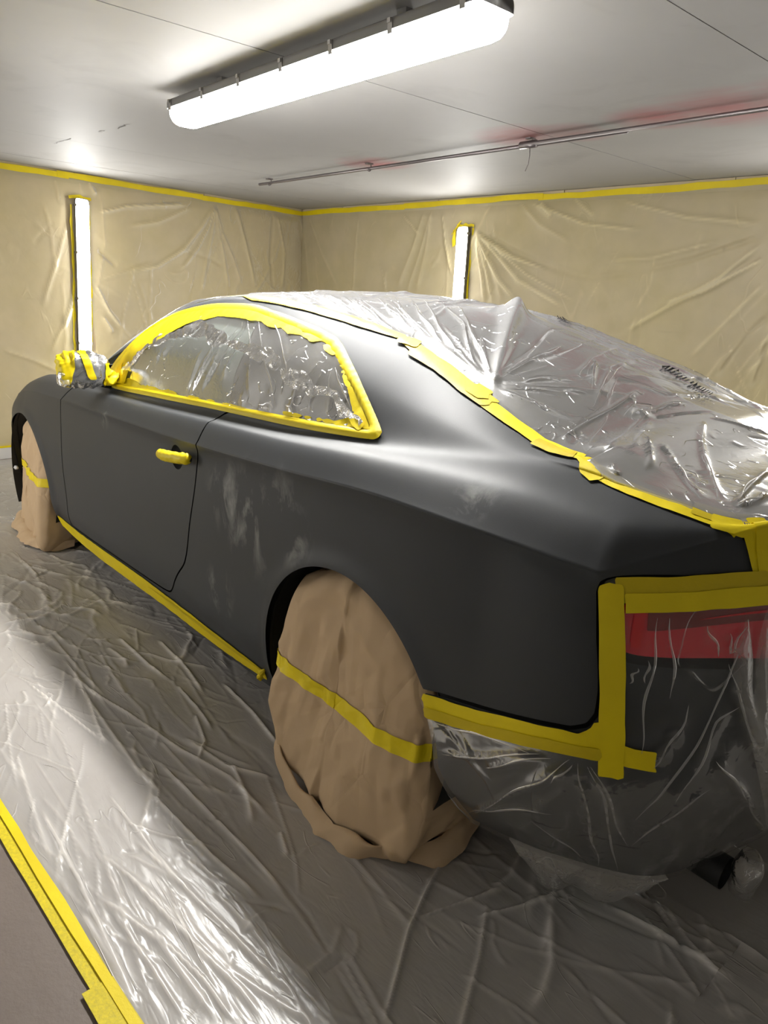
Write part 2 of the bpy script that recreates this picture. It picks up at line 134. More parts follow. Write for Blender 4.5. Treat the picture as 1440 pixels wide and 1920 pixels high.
 'r_bump': [[(-0.364,0.919,0.441),(-0.397,0.91,0.446),(-0.432,0.906,0.454),(-0.469,0.905,0.465),(-0.521,0.906,0.475),(-0.571,0.907,0.485),(-0.616,0.903,0.491)],[(-0.386,0.91,0.365),(-0.423,0.902,0.38),(-0.464,0.9,0.4),(-0.506,0.902,0.422),(-0.554,0.905,0.453),(-0.598,0.904,0.479),(-0.636,0.9,0.501)],[(-0.459,0.866,0.236),(-0.501,0.878,0.284),(-0.538,0.886,0.326),(-0.571,0.891,0.364),(-0.596,0.893,0.392),(-0.618,0.894,0.418),(-0.639,0.893,0.442),(-0.658,0.891,0.468),(-0.676,0.888,0.492),(-0.692,0.883,0.514)],[(-0.442,0.862,0.223),(-0.476,0.87,0.251),(-0.507,0.875,0.276),(-0.536,0.879,0.298),(-0.581,0.88,0.325),(-0.621,0.877,0.348),(-0.657,0.87,0.365)],[(-0.705,0.877,0.513),(-0.709,0.871,0.481),(-0.713,0.863,0.447),(-0.715,0.852,0.411),(-0.719,0.839,0.377),(-0.721,0.822,0.34),(-0.721,0.802,0.299),(-0.72,0.788,0.272),(-0.716,0.771,0.241),(-0.71,0.748,0.205)],[(-0.721,0.867,0.512),(-0.729,0.86,0.489),(-0.736,0.851,0.465),(-0.743,0.841,0.44),(-0.747,0.829,0.406),(-0.75,0.813,0.369),(-0.752,0.792,0.327),(-0.75,0.774,0.29),(-0.747,0.752,0.249),(-0.74,0.722,0.199)],[(-0.725,0.865,0.513),(-0.736,0.853,0.484),(-0.748,0.84,0.452),(-0.758,0.825,0.418),(-0.764,0.809,0.385),(-0.769,0.789,0.349),(-0.772,0.766,0.309)],[(-0.777,0.765,0.315),(-0.789,0.764,0.334),(-0.802,0.762,0.352),(-0.813,0.759,0.369),(-0.828,0.756,0.395),(-0.842,0.751,0.419),(-0.855,0.744,0.441),(-0.866,0.735,0.456),(-0.877,0.726,0.471),(-0.887,0.715,0.486)],[(-0.793,0.787,0.394),(-0.803,0.787,0.417),(-0.812,0.785,0.439),(-0.821,0.781,0.46),(-0.834,0.773,0.503),(-0.846,0.761,0.543),(-0.856,0.746,0.58),(-0.863,0.732,0.622),(-0.868,0.716,0.662),(-0.873,0.698,0.701),(-0.874,0.687,0.725),(-0.876,0.677,0.75),(-0.877,0.666,0.774)],[(-0.848,0.754,0.452),(-0.855,0.75,0.485),(-0.862,0.744,0.515),(-0.868,0.737,0.545),(-0.871,0.73,0.572),(-0.873,0.723,0.599),(-0.876,0.715,0.625),(-0.882,0.705,0.637),(-0.887,0.695,0.648),(-0.893,0.685,0.659)],[(-0.789,0.817,0.556),(-0.788,0.818,0.59),(-0.785,0.817,0.622),(-0.783,0.815,0.653),(-0.781,0.811,0.68),(-0.779,0.806,0.706),(-0.776,0.8,0.732),(-0.772,0.794,0.759),(-0.768,0.787,0.785),(-0.764,0.78,0.811)],[(-0.754,0.834,0.692),(-0.756,0.829,0.702),(-0.758,0.825,0.712),(-0.759,0.82,0.721)],[(-0.888,0.712,0.551),(-0.896,0.703,0.537),(-0.904,0.693,0.522),(-0.911,0.682,0.507),(-0.918,0.669,0.49),(-0.924,0.654,0.472),(-0.929,0.635,0.451)],[(-0.868,0.691,0.737),(-0.875,0.689,0.716),(-0.883,0.687,0.695),(-0.89,0.684,0.673),(-0.904,0.674,0.64),(-0.918,0.661,0.605),(-0.93,0.645,0.567),(-0.935,0.636,0.553),(-0.94,0.625,0.539),(-0.944,0.613,0.523)],[(-0.87,0.662,0.805),(-0.869,0.67,0.788),(-0.868,0.678,0.772),(-0.867,0.686,0.755),(-0.863,0.686,0.767),(-0.858,0.687,0.779),(-0.854,0.688,0.791)],[(-0.613,0.87,0.318),(-0.635,0.857,0.306),(-0.654,0.841,0.289),(-0.671,0.819,0.268),(-0.679,0.807,0.256),(-0.686,0.793,0.243),(-0.692,0.778,0.228)],[(-0.393,0.889,0.26),(-0.398,0.882,0.246),(-0.403,0.875,0.232),(-0.407,0.866,0.217),(-0.418,0.859,0.209),(-0.428,0.853,0.201),(-0.439,0.847,0.193)],[(-0.92,0.667,0.5),(-0.924,0.655,0.48),(-0.928,0.64,0.459),(-0.931,0.622,0.435),(-0.933,0.593,0.402),(-0.933,0.555,0.363),(-0.93,0.503,0.313)],[(-0.778,0.765,0.813),(-0.785,0.768,0.787),(-0.793,0.771,0.76),(-0.8,0.773,0.734),(-0.804,0.776,0.713),(-0.808,0.778,0.692),(-0.812,0.78,0.67)],[(-0.826,0.716,0.803),(-0.835,0.713,0.785),(-0.844,0.709,0.768),(-0.853,0.705,0.75)],[(-0.769,0.806,0.736),(-0.771,0.809,0.722),(-0.773,0.811,0.709),(-0.775,0.813,0.695)],[(-0.809,0.798,0.527),(-0.816,0.791,0.55),(-0.823,0.783,0.572),(-0.83,0.774,0.593),(-0.833,0.768,0.615),(-0.835,0.762,0.636),(-0.837,0.754,0.657)],[(-0.693,0.882,0.508),(-0.688,0.884,0.497),(-0.682,0.885,0.484),(-0.677,0.885,0.472),(-0.671,0.886,0.464),(-0.665,0.887,0.455),(-0.659,0.888,0.446)],[(-0.506,0.899,0.397),(-0.533,0.901,0.417),(-0.559,0.903,0.437),(-0.583,0.903,0.455),(-0.609,0.903,0.473),(-0.634,0.9,0.49),(-0.656,0.896,0.505)]],
 'r_bumpbig': [[(-0.888,0.625,0.837),(-0.894,0.632,0.801),(-0.899,0.639,0.765),(-0.904,0.646,0.728),(-0.915,0.646,0.682),(-0.924,0.643,0.633),(-0.933,0.637,0.582),(-0.94,0.623,0.516),(-0.941,0.589,0.435),(-0.93,0.503,0.313)],[(-0.87,0.657,0.818),(-0.871,0.663,0.8),(-0.872,0.668,0.783),(-0.873,0.674,0.765),(-0.881,0.674,0.738),(-0.889,0.673,0.71),(-0.897,0.672,0.682),(-0.91,0.665,0.643),(-0.922,0.655,0.601),(-0.933,0.641,0.556)]],
 'r_win': [[(0.899,0.643,1.254),(0.84,0.677,1.217),(0.789,0.707,1.18),(0.747,0.732,1.144),(0.71,0.753,1.105),(0.678,0.772,1.066),(0.647,0.79,1.028)],[(0.838,0.644,1.252),(0.754,0.684,1.207),(0.683,0.717,1.163),(0.624,0.743,1.121),(0.579,0.76,1.087),(0.537,0.776,1.053),(0.496,0.791,1.02)],[(0.734,0.644,1.246),(0.683,0.666,1.221),(0.634,0.686,1.198),(0.589,0.704,1.175),(0.569,0.715,1.16),(0.55,0.725,1.145),(0.533,0.734,1.13),(0.509,0.743,1.114),(0.488,0.751,1.099),(0.466,0.759,1.083)],[(0.922,0.762,1.091),(0.908,0.743,1.127),(0.899,0.721,1.163),(0.899,0.695,1.198),(0.894,0.68,1.215),(0.891,0.665,1.232),(0.89,0.648,1.249)],[(0.857,0.77,1.073),(0.851,0.742,1.129),(0.858,0.707,1.183),(0.883,0.66,1.237)],[(0.967,0.751,1.112),(0.953,0.737,1.138),(0.942,0.721,1.164),(0.936,0.702,1.189),(0.929,0.691,1.202),(0.923,0.68,1.215),(0.918,0.669,1.228)],[(0.332,0.704,1.15),(0.31,0.711,1.139),(0.288,0.719,1.127),(0.268,0.725,1.116),(0.237,0.738,1.095),(0.207,0.75,1.074),(0.177,0.762,1.054)],[(0.341,0.71,1.144),(0.307,0.736,1.107),(0.279,0.757,1.07),(0.251,0.778,1.033)],[(0.268,0.725,1.116),(0.249,0.732,1.105),(0.231,0.738,1.094),(0.213,0.744,1.083)],[(0.413,0.71,1.153),(0.419,0.73,1.128),(0.429,0.747,1.102),(0.442,0.762,1.075),(0.435,0.771,1.058),(0.429,0.779,1.041),(0.423,0.787,1.025)],[(0.374,0.712,1.146),(0.364,0.736,1.112),(0.36,0.756,1.078),(0.357,0.775,1.044)],[(0.592,0.797,1.012),(0.578,0.794,1.018),(0.566,0.791,1.023),(0.553,0.788,1.029),(0.536,0.789,1.025),(0.52,0.791,1.022),(0.505,0.792,1.019)],[(0.463,0.78,1.041),(0.441,0.784,1.033),(0.42,0.787,1.025),(0.399,0.791,1.017)],[(0.702,0.791,1.026),(0.691,0.793,1.022),(0.68,0.795,1.018),(0.669,0.797,1.013)],[(1.033,0.802,1.002),(1.022,0.783,1.042),(1.01,0.765,1.082),(1.001,0.746,1.122),(0.994,0.722,1.163),(0.997,0.691,1.203),(1.009,0.655,1.244)],[(0.958,0.792,1.023),(0.947,0.779,1.053),(0.937,0.766,1.082),(0.928,0.752,1.11),(0.903,0.726,1.156),(0.893,0.693,1.2),(0.892,0.653,1.244)],[(1.063,0.8,1.004),(1.062,0.779,1.052),(1.061,0.757,1.1),(1.067,0.732,1.147)],[(1.421,0.77,1.07),(1.387,0.76,1.089),(1.353,0.751,1.108),(1.322,0.74,1.126)],[(1.648,0.795,1.012),(1.586,0.78,1.052),(1.535,0.763,1.09),(1.492,0.743,1.126),(1.439,0.729,1.146),(1.389,0.715,1.165),(1.341,0.7,1.184),(1.273,0.688,1.2),(1.208,0.677,1.215),(1.146,0.666,1.229)]],
 'r_winband': [[(1.422,0.6,1.284),(1.221,0.657,1.237),(1.06,0.699,1.193),(1.009,0.697,1.196),(0.961,0.695,1.198),(0.914,0.693,1.2),(0.883,0.692,1.201),(0.853,0.69,1.203),(0.824,0.689,1.204),(0.768,0.692,1.198),(0.714,0.695,1.192),(0.662,0.698,1.186),(0.598,0.705,1.174),(0.538,0.711,1.163),(0.48,0.716,1.152),(0.433,0.714,1.151),(0.388,0.71,1.15),(0.346,0.706,1.149)],[(1.692,0.774,1.059),(1.654,0.763,1.084),(1.621,0.75,1.108),(1.593,0.736,1.132),(1.537,0.722,1.154),(1.486,0.706,1.175),(1.439,0.69,1.195),(1.379,0.691,1.194),(1.32,0.693,1.194),(1.262,0.694,1.193),(1.187,0.698,1.19),(1.116,0.702,1.188),(1.048,0.705,1.185),(1.011,0.703,1.189),(0.974,0.7,1.193),(0.938,0.697,1.196),(0.882,0.697,1.195),(0.828,0.697,1.194),(0.776,0.696,1.193)]],
 'win_out': [(1.765,0.942),(1.782,1.013),(1.714,1.097),(1.663,1.162),(1.594,1.214),(1.435,1.271),(1.25,1.298),(1.075,1.306),(0.923,1.305),(0.671,1.274),(0.56,1.257),(0.446,1.236),(0.39,1.217),(0.343,1.196),(0.207,1.127),(0.053,1.033),(0.038,1.019),(0.045,1.005),(0.167,0.996),(0.37,0.986),(0.846,0.972),(1.253,0.954)],
 'win_in': [(1.65,1.005),(1.552,1.083),(1.444,1.15),(1.317,1.215),(1.155,1.25),(1.014,1.261),(0.858,1.257),(0.686,1.236),(0.515,1.215),(0.389,1.186),(0.31,1.151),(0.228,1.105),(0.179,1.059),(0.164,1.047),(0.201,1.028),(0.289,1.02),(0.491,1.009),(0.87,0.995),(1.285,0.984),(1.537,0.987)],
 'win_mid': [(1.714,0.981),(1.631,1.093),(1.507,1.185),(1.38,1.247),(1.207,1.277),(1.042,1.288),(0.889,1.284),(0.643,1.256),(0.534,1.239),(0.432,1.22),(0.367,1.192),(0.242,1.126),(0.082,1.032),(0.08,1.022),(0.183,1.01),(0.386,1.001),(0.861,0.986),(1.273,0.971)],
 'pillar': [(0.858,1.246),(0.813,1.179),(0.806,1.093),(0.773,0.999)],
 'r_floor': [[(1.932,1.272),(1.664,1.25),(1.425,1.229),(1.264,1.232),(1.115,1.234),(0.972,1.229),(0.84,1.224)],[(1.149,1.406),(1.001,1.384),(0.864,1.364),(0.736,1.345),(0.617,1.327)],[(1.07,1.42),(0.879,1.422),(0.707,1.424),(0.569,1.447),(0.445,1.467),(0.306,1.485),(0.181,1.501),(0.091,1.516),(0.007,1.53),(-0.104,1.549),(-0.204,1.565),(-0.256,1.574),(-0.305,1.583)],[(1.151,1.25),(1.011,1.266),(0.882,1.28),(0.757,1.287),(0.642,1.293),(0.536,1.298),(0.436,1.303),(0.342,1.297),(0.253,1.291)],[(0.92,1.275),(0.839,1.291),(0.763,1.306),(0.681,1.32),(0.604,1.333)],[(1.304,1.022),(1.149,1.02),(1.006,1.019),(0.914,1.01),(0.825,1.0)],[(1.33,0.934),(1.225,0.972),(1.127,1.009)],[(1.191,0.904),(1.044,0.912),(0.907,0.919),(0.8,0.936),(0.7,0.952)],[(0.825,1.0),(0.73,1.007),(0.64,1.013),(0.56,1.025),(0.485,1.037)],[(0.766,1.125),(0.668,1.142),(0.575,1.157),(0.5,1.139),(0.427,1.123)],[(0.617,1.035),(0.53,1.06),(0.449,1.084),(0.413,1.116),(0.379,1.147)],[(0.306,1.072),(0.222,1.094),(0.144,1.115),(0.093,1.137),(0.044,1.158)],[(-0.016,1.114),(-0.062,1.132),(-0.107,1.15)],[(0.115,1.487),(-0.032,1.469),(-0.164,1.452),(-0.259,1.439),(-0.346,1.426),(-0.393,1.423),(-0.437,1.421)],[(0.056,1.554),(-0.046,1.528),(-0.141,1.502),(-0.267,1.497),(-0.379,1.492)],[(0.19,1.423),(0.068,1.407),(-0.044,1.392),(-0.258,1.368),(-0.439,1.348)],[(0.114,1.357),(-0.015,1.329),(-0.135,1.303),(-0.265,1.305),(-0.381,1.307)],[(0.33,1.318),(0.16,1.306),(0.008,1.295),(-0.1,1.282),(-0.199,1.271)],[(0.455,1.569),(0.279,1.574),(0.125,1.578),(0.023,1.585),(-0.071,1.59),(-0.179,1.596),(-0.276,1.602)],[(0.751,1.548),(0.608,1.566),(0.479,1.582),(0.334,1.599),(0.204,1.613)],[(1.082,1.492),(0.912,1.528),(0.761,1.561),(0.648,1.58),(0.545,1.597)],[(0.947,1.422),(0.776,1.457),(0.625,1.488)],[(0.401,1.41),(0.263,1.406),(0.139,1.403),(0.044,1.397),(-0.044,1.392)],[(1.051,1.275),(0.893,1.24),(0.746,1.207),(0.595,1.183),(0.456,1.161),(0.353,1.134),(0.256,1.109),(0.097,1.109),(-0.045,1.108)],[(0.496,1.123),(0.398,1.107),(0.304,1.091),(0.23,1.045),(0.157,1.0)],[(0.747,0.864),(0.619,0.872),(0.501,0.88),(0.38,0.899),(0.269,0.917)],[(0.447,1.011),(0.382,0.996),(0.319,0.982),(0.243,0.991),(0.172,1.0)],[(0.45,1.24),(0.285,1.233),(0.135,1.226),(0.038,1.221),(-0.053,1.217),(-0.149,1.22),(-0.237,1.223)],[(1.622,1.167),(1.521,1.136),(1.423,1.106),(1.322,1.105),(1.225,1.105)],[(1.218,1.169),(1.197,1.141),(1.177,1.113)],[(1.24,1.089),(1.167,1.081),(1.096,1.074),(1.064,1.082),(1.033,1.089)],[(2.059,0.956),(1.977,0.897),(1.896,0.838),(1.747,0.795),(1.605,0.755)],[(1.591,1.38),(1.496,1.327),(1.403,1.276),(1.311,1.26),(1.222,1.245)],[(2.553,1.086),(2.362,1.081),(2.184,1.077),(2.108,1.087),(2.034,1.097)],[(2.162,1.166),(2.045,1.141),(1.932,1.116),(1.835,1.134),(1.743,1.151)],[(2.335,0.904),(2.397,0.815),(2.463,0.722),(2.374,0.705),(2.287,0.688)],[(1.269,1.444),(1.192,1.403),(1.116,1.362)],[(0.004,1.55),(-0.089,1.546),(-0.176,1.542),(-0.261,1.541),(-0.34,1.539)],[(0.048,1.605),(-0.043,1.603),(-0.128,1.601),(-0.2,1.608),(-0.266,1.614)],[(-0.088,1.503),(-0.187,1.488),(-0.278,1.473),(-0.34,1.471),(-0.398,1.468)],[(-0.443,1.027),(-0.461,0.965),(-0.48,0.902),(-0.497,0.843),(-0.514,0.783)],[(-0.527,0.921),(-0.551,0.863),(-0.576,0.804),(-0.593,0.742),(-0.611,0.679)],[(-0.766,0.409),(-0.799,0.417),(-0.831,0.426),(-0.876,0.446),(-0.919,0.464)],[(-0.728,0.543),(-0.755,0.551),(-0.781,0.558),(-0.803,0.57),(-0.825,0.582)],[(-0.782,0.402),(-0.818,0.393),(-0.854,0.385),(-0.892,0.402),(-0.927,0.419)],[(-0.902,0.288),(-0.926,0.318),(-0.949,0.348)]],
 'r_wallR': [[(2.28,1.915),(2.52,1.721),(2.752,1.533),(2.996,1.427),(3.229,1.326)],[(2.28,1.915),(2.42,1.721),(2.559,1.529),(2.649,1.454),(2.739,1.381)],[(2.283,1.889),(2.348,1.76),(2.413,1.631),(2.463,1.489),(2.513,1.346)],[(2.286,1.864),(2.338,1.695),(2.391,1.526),(2.409,1.435),(2.428,1.343)],[(2.28,1.915),(2.55,1.746),(2.808,1.584),(3.063,1.478),(3.306,1.377)],[(2.28,1.915),(2.611,1.783),(2.921,1.659),(3.219,1.601),(3.498,1.547)],[(2.646,2.148),(2.766,2.047),(2.884,1.947),(3.04,1.872),(3.191,1.8)],[(2.863,2.113),(2.929,2.051),(2.995,1.991)],[(3.147,2.121),(3.252,2.049),(3.356,1.977)],[(2.424,2.135),(2.341,1.989),(2.254,1.838),(2.2,1.682),(2.145,1.522)],[(1.793,2.114),(1.769,1.955),(1.744,1.792),(1.702,1.598),(1.658,1.399)],[(1.716,2.118),(1.652,1.958),(1.586,1.794),(1.498,1.61),(1.408,1.42)],[(1.908,2.083),(1.94,1.937),(1.972,1.79),(2.021,1.669),(2.069,1.547)],[(1.442,2.075),(1.55,1.989),(1.656,1.903)],[(4.534,1.801),(4.416,1.694),(4.292,1.582),(4.095,1.462),(3.883,1.333),(3.772,1.26),(3.657,1.183)],[(4.553,1.704),(4.382,1.604),(4.2,1.497),(4.063,1.45),(3.92,1.402)],[(4.578,1.567),(4.482,1.444),(4.382,1.316),(4.277,1.182),(4.166,1.041)],[(4.615,1.369),(4.546,1.263),(4.474,1.154),(4.428,1.054),(4.382,0.952)],[(4.527,1.839),(4.301,1.764),(4.057,1.684),(3.903,1.651),(3.741,1.618),(3.543,1.593),(3.334,1.567)],[(4.253,1.805),(4.045,1.757),(3.823,1.705),(3.642,1.694),(3.452,1.683)],[(4.645,1.209),(4.633,1.063),(4.62,0.914)],[(-0.016,2.133),(0.042,1.971),(0.099,1.81),(0.132,1.599),(0.165,1.386)],[(0.09,2.16),(0.227,1.951),(0.363,1.744),(0.497,1.571),(0.629,1.399)],[(2.28,1.915),(2.477,1.809),(2.667,1.708),(2.86,1.658),(3.046,1.611)],[(2.28,1.915),(2.382,1.76),(2.484,1.606),(2.548,1.478),(2.612,1.35)],[(1.793,2.114),(1.732,1.929),(1.67,1.738),(1.604,1.569),(1.536,1.395)],[(2.742,2.119),(3.02,2.024),(3.282,1.935),(3.522,1.906),(3.748,1.878)],[(3.521,2.08),(3.773,2.015),(4.012,1.953),(4.273,1.924),(4.516,1.897)]],
 'r_wallF': [[(1.093,2.1),(1.168,1.998),(1.243,1.896),(1.34,1.793),(1.437,1.691),(1.576,1.607),(1.712,1.524),(1.864,1.487),(2.011,1.452)],[(1.093,2.1),(1.132,2.002),(1.171,1.903),(1.234,1.802),(1.296,1.702),(1.394,1.6),(1.49,1.5)],[(1.093,2.1),(1.059,1.981),(1.024,1.859),(0.964,1.748),(0.902,1.633),(0.851,1.505),(0.8,1.375)],[(1.093,2.1),(1.083,2.007),(1.073,1.913),(1.039,1.761),(1.005,1.606),(0.982,1.468),(0.959,1.328)],[(1.093,2.1),(1.107,2.004),(1.122,1.908),(1.163,1.761),(1.203,1.613),(1.245,1.445),(1.286,1.277)],[(1.331,2.054),(1.516,1.969),(1.695,1.887),(1.844,1.855),(1.988,1.823)],[(0.868,2.127),(0.806,1.939),(0.742,1.745),(0.69,1.555),(0.637,1.36)],[(0.412,2.099),(0.426,1.883),(0.439,1.664),(0.425,1.517),(0.41,1.369)],[(0.355,2.085),(0.311,1.914),(0.266,1.739),(0.279,1.557),(0.293,1.373)],[(0.062,2.096),(0.029,1.951),(-0.005,1.803),(-0.056,1.598),(-0.108,1.388)],[(2.455,1.891),(2.511,1.748),(2.567,1.604),(2.634,1.435),(2.701,1.266),(2.724,1.198),(2.747,1.131)],[(2.468,1.274),(2.524,1.152),(2.579,1.03)],[(2.557,2.132),(2.549,2.031),(2.54,1.93)],[(2.365,2.127),(2.361,2.064),(2.357,2.0)],[(2.292,2.138),(2.269,2.084),(2.245,2.03)],[(2.294,1.35),(2.243,1.247),(2.192,1.141),(2.136,1.069),(2.08,0.996)],[(2.253,1.387),(2.133,1.428),(2.01,1.47),(1.863,1.515),(1.711,1.561)],[(2.255,1.628),(2.173,1.565),(2.088,1.501)],[(3.075,0.847),(2.956,0.803),(2.833,0.757),(2.724,0.701),(2.611,0.643)],[(2.603,1.795),(2.688,1.707),(2.771,1.62)],[(2.255,1.897),(2.119,1.937),(1.979,1.979),(1.667,2.024),(1.331,2.072)],[(2.475,1.188),(2.559,1.056),(2.642,0.926),(2.674,0.857),(2.707,0.788)],[(2.253,1.104),(2.209,1.032),(2.164,0.959)]],
 'handle_end': [],
}

# ---------------------------------------------------------------- mesh helpers
def tagit(o, label=None, cat=None, group=None, kind=None):
    if label: o['label'] = label
    if cat: o['category'] = cat
    if group: o['group'] = group
    if kind: o['kind'] = kind
    return o
def adopt(o, parent):
    if parent is not None:
        o.parent = parent
        o.matrix_parent_inverse = Matrix.Translation(parent.location).inverted()
def mesh(name, V, F, mat, parent=None, smooth=True):
    me = bpy.data.meshes.new(name)
    V = np.asarray(V, float)
    crease = V[:, 3].copy() if V.ndim == 2 and V.shape[1] == 4 else None
    V = V[:, :3] if crease is not None else V
    if isinstance(F, np.ndarray) and F.ndim == 2:
        k = F.shape[1]
        me.vertices.add(len(V)); me.vertices.foreach_set('co', V.astype(np.float32).ravel())
        me.loops.add(F.size); me.loops.foreach_set('vertex_index', F.astype(np.int32).ravel())
        me.polygons.add(len(F)); me.polygons.foreach_set('loop_start', np.arange(0, F.size, k, dtype=np.int32))
        me.polygons.foreach_set('loop_total', np.full(len(F), k, dtype=np.int32))
        me.update(calc_edges=True); me.validate()
    else:
        me.from_pydata([tuple(v) for v in V], [], [tuple(int(i) for i in f) for f in F]); me.update()
    if crease is not None:
        at = me.attributes.new('crease', 'FLOAT', 'POINT'); at.data.foreach_set('value', crease.astype(np.float32))
    if smooth and len(me.polygons): me.polygons.foreach_set('use_smooth', np.ones(len(me.polygons), dtype=bool))
    me.materials.append(mat)
    o = bpy.data.objects.new(name, me); COL.objects.link(o)
    adopt(o, parent)
    return o
def empty(name, loc):
    o = bpy.data.objects.new(name, None); COL.objects.link(o); o.location = loc; o.empty_display_size = .1
    return o
def compact(V, F):
    if isinstance(F, np.ndarray):
        used = np.unique(F); m = np.full(len(V), -1); m[used] = np.arange(len(used)); return V[used], m[F]
    used = sorted({i for f in F for i in f}); m = {a: b for b, a in enumerate(used)}
    return V[used], [tuple(m[i] for i in f) for f in F]
def clip(V, F, fv, extra=None):
    """keep the part of the mesh where fv > 0 (fv per vertex); cut edges get new vertices"""
    ins = fv > 0
    cnt = ins[F].sum(1)
    k = F.shape[1]
    keep = [tuple(f) for f in F[cnt == k].tolist()]
    newV = []; cache = {}; base = len(V)
    def cut(a, b):
        key = (a, b) if a < b else (b, a)
        if key not in cache:
            t = fv[a]/(fv[a]-fv[b]); newV.append(V[a]+(V[b]-V[a])*t); cache[key] = base+len(newV)-1
        return cache[key]
    for f in F[(cnt > 0) & (cnt < k)].tolist():
        out = []
        for i in range(k):
            a, b = f[i], f[(i+1) % k]
            if fv[a] > 0: out.append(a)
            if (fv[a] > 0) != (fv[b] > 0): out.append(cut(a, b))
        if len(out) >= 3: keep.append(tuple(out))
    VV = np.concatenate([V, np.array(newV)]) if newV else V
    return compact(VV, keep) if keep else (np.zeros((0, 3)), [])
def sdpoly(P, poly):
    """signed distance to a closed 2D polygon, positive inside"""
    poly = np.asarray(poly, float); d = np.full(len(P), 1e9); ins = np.zeros(len(P), bool)
    n = len(poly)
    for i in range(n):
        a, b = poly[i], poly[(i+1) % n]
        e = b-a; w_ = P-a
        t = np.clip((w_@e)/max(e@e, 1e-12), 0, 1)
        d = np.minimum(d, np.hypot(w_[:, 0]-t*e[0], w_[:, 1]-t*e[1]))
        c = ((a[1] <= P[:, 1]) & (b[1] > P[:, 1])) | ((b[1] <= P[:, 1]) & (a[1] > P[:, 1]))
        if abs(e[1]) > 1e-12:
            ins ^= c & (P[:, 0] < a[0]+(P[:, 1]-a[1])/e[1]*e[0])
    return np.where(ins, d, -d)
def smooth_poly(poly, n=6):
    p = np.asarray(poly, float); N = len(p); out = []
    for i in range(N):
        p0, p1, p2, p3 = p[i-1], p[i], p[(i+1) % N], p[(i+2) % N]
        for k in range(n):
            t = k/n
            out.append(.5*((2*p1)+(-p0+p2)*t+(2*p0-5*p1+4*p2-p3)*t*t+(-p0+3*p1-3*p2+p3)*t**3))
    return np.array(out)
def polydist(P, path):
    """distance to a polyline (any dimension) and the arc length of the foot; the ends are open (t runs past 0 and L)"""
    path = np.asarray(path, float)
    d = np.full(len(P), 1e9); tt = np.zeros(len(P)); L = 0.
    m = len(path)-1
    for i in range(m):
        a, b = path[i], path[i+1]; e = b-a; l = np.linalg.norm(e)
        if l < 1e-9: continue
        t = ((P-a)@e)/l
        lo = -1e9 if i == 0 else 0.; hi = 1e9 if i == m-1 else l
        tc = np.clip(t, lo, hi)
        dd = np.linalg.norm(P-a-tc[:, None]*(e/l), axis=1)
        k = dd < d
        d[k] = dd[k]; tt[k] = L+tc[k]; L += l
    return d, tt, L
def vnoise(P, scale, seed=0):
    """smooth value noise in -1..1"""
    r = np.random.default_rng(seed); T = r.uniform(-1, 1, 4096)
    Q = np.asarray(P, float)*scale
    if Q.shape[1] == 2: Q = np.concatenate([Q, np.zeros((len(Q), 1))], 1)
    i = np.floor(Q).astype(np.int64); f = Q-i; f = f*f*(3-2*f); out = np.zeros(len(Q))
    for dx in (0, 1):
        for dy in (0, 1):
            for dz in (0, 1):
                h = ((i[:, 0]+dx)*73856093 ^ (i[:, 1]+dy)*19349663 ^ (i[:, 2]+dz)*83492791) & 4095
                wgt = (f[:, 0] if dx else 1-f[:, 0])*(f[:, 1] if dy else 1-f[:, 1])*(f[:, 2] if dz else 1-f[:, 2])
                out += wgt*T[h]
    return out
def folds(P, lines, width, amp, seed=0, jitter=.3):
    """sum of narrow ridges along polylines"""
    r = np.random.default_rng(seed); out = np.zeros(len(P))
    P = np.asarray(P, float)
    for l in lines:
        q = np.asarray(l, float)
        if len(q) < 2: continue
        w_ = width*r.uniform(1-jitter, 1+jitter); a_ = amp*r.uniform(1-jitter, 1+jitter)*(1 if r.random() > .12 else -1)
        lo = q.min(0)-6*w_; hi = q.max(0)+6*w_
        m = np.where(((P >= lo) & (P <= hi)).all(1))[0]
        if len(m) == 0: continue
        d, t, L = polydist(P[m], q)
        tn = t/L
        ends = np.clip(tn/.12, 0, 1)*np.clip((1-tn)/.18, 0, 1); ends = ends*ends*(3-2*ends)
        ww = w_*(.75+.5*tn)
        out[m] += a_*ends/(1+(d/ww)**2)**1.5
    return out
def random_lines(n, lo, hi, ang, spread, lmin, lmax, seed, bend=.25):
    """n wandering 2D polylines inside a box, heading about ang"""
    r = np.random.default_rng(seed); out = []
    for _ in range(n):
        p = np.array([r.uniform(lo[0], hi[0]), r.uniform(lo[1], hi[1])]); a = r.normal(ang, spread); L = r.uniform(lmin, lmax)
        q = [p.copy()]
        for k in range(4):
            a += r.normal(0, bend); p = p+np.array([math.cos(a), math.sin(a)])*L/4; q.append(p.copy())
        out.append(np.array(q))
    return out
def facet(Q, scale, seed, warp=.0):
    """piecewise-linear noise on a triangle lattice: flat facets meeting in straight creases (2D input)"""
    Q = np.asarray(Q, float)
    if warp: Q = Q+warp/scale*np.stack([vnoise(Q, scale*.5, seed+1), vnoise(Q, scale*.5, seed+2)], 1)
    r = np.random.default_rng(seed); T = r.uniform(-1, 1, 4096); J = r.uniform(-.5, .5, 4096)
    q = Q*scale; k = (q[:, 0]+q[:, 1])*.36603; a = q[:, 0]+k; b = q[:, 1]+k
    i = np.floor(a).astype(np.int64); j = np.floor(b).astype(np.int64); u = a-i; v = b-j
    h = lambda m, n: T[((i+m)*73856093 ^ (j+n)*19349663) & 4095]
    return np.where(u > v, h(0, 0)*(1-u)+h(1, 0)*(u-v)+h(1, 1)*v, h(0, 0)*(1-v)+h(0, 1)*(v-u)+h(1, 1)*u)
def tri(x): return np.abs(2*(x-np.floor(x+.5)))
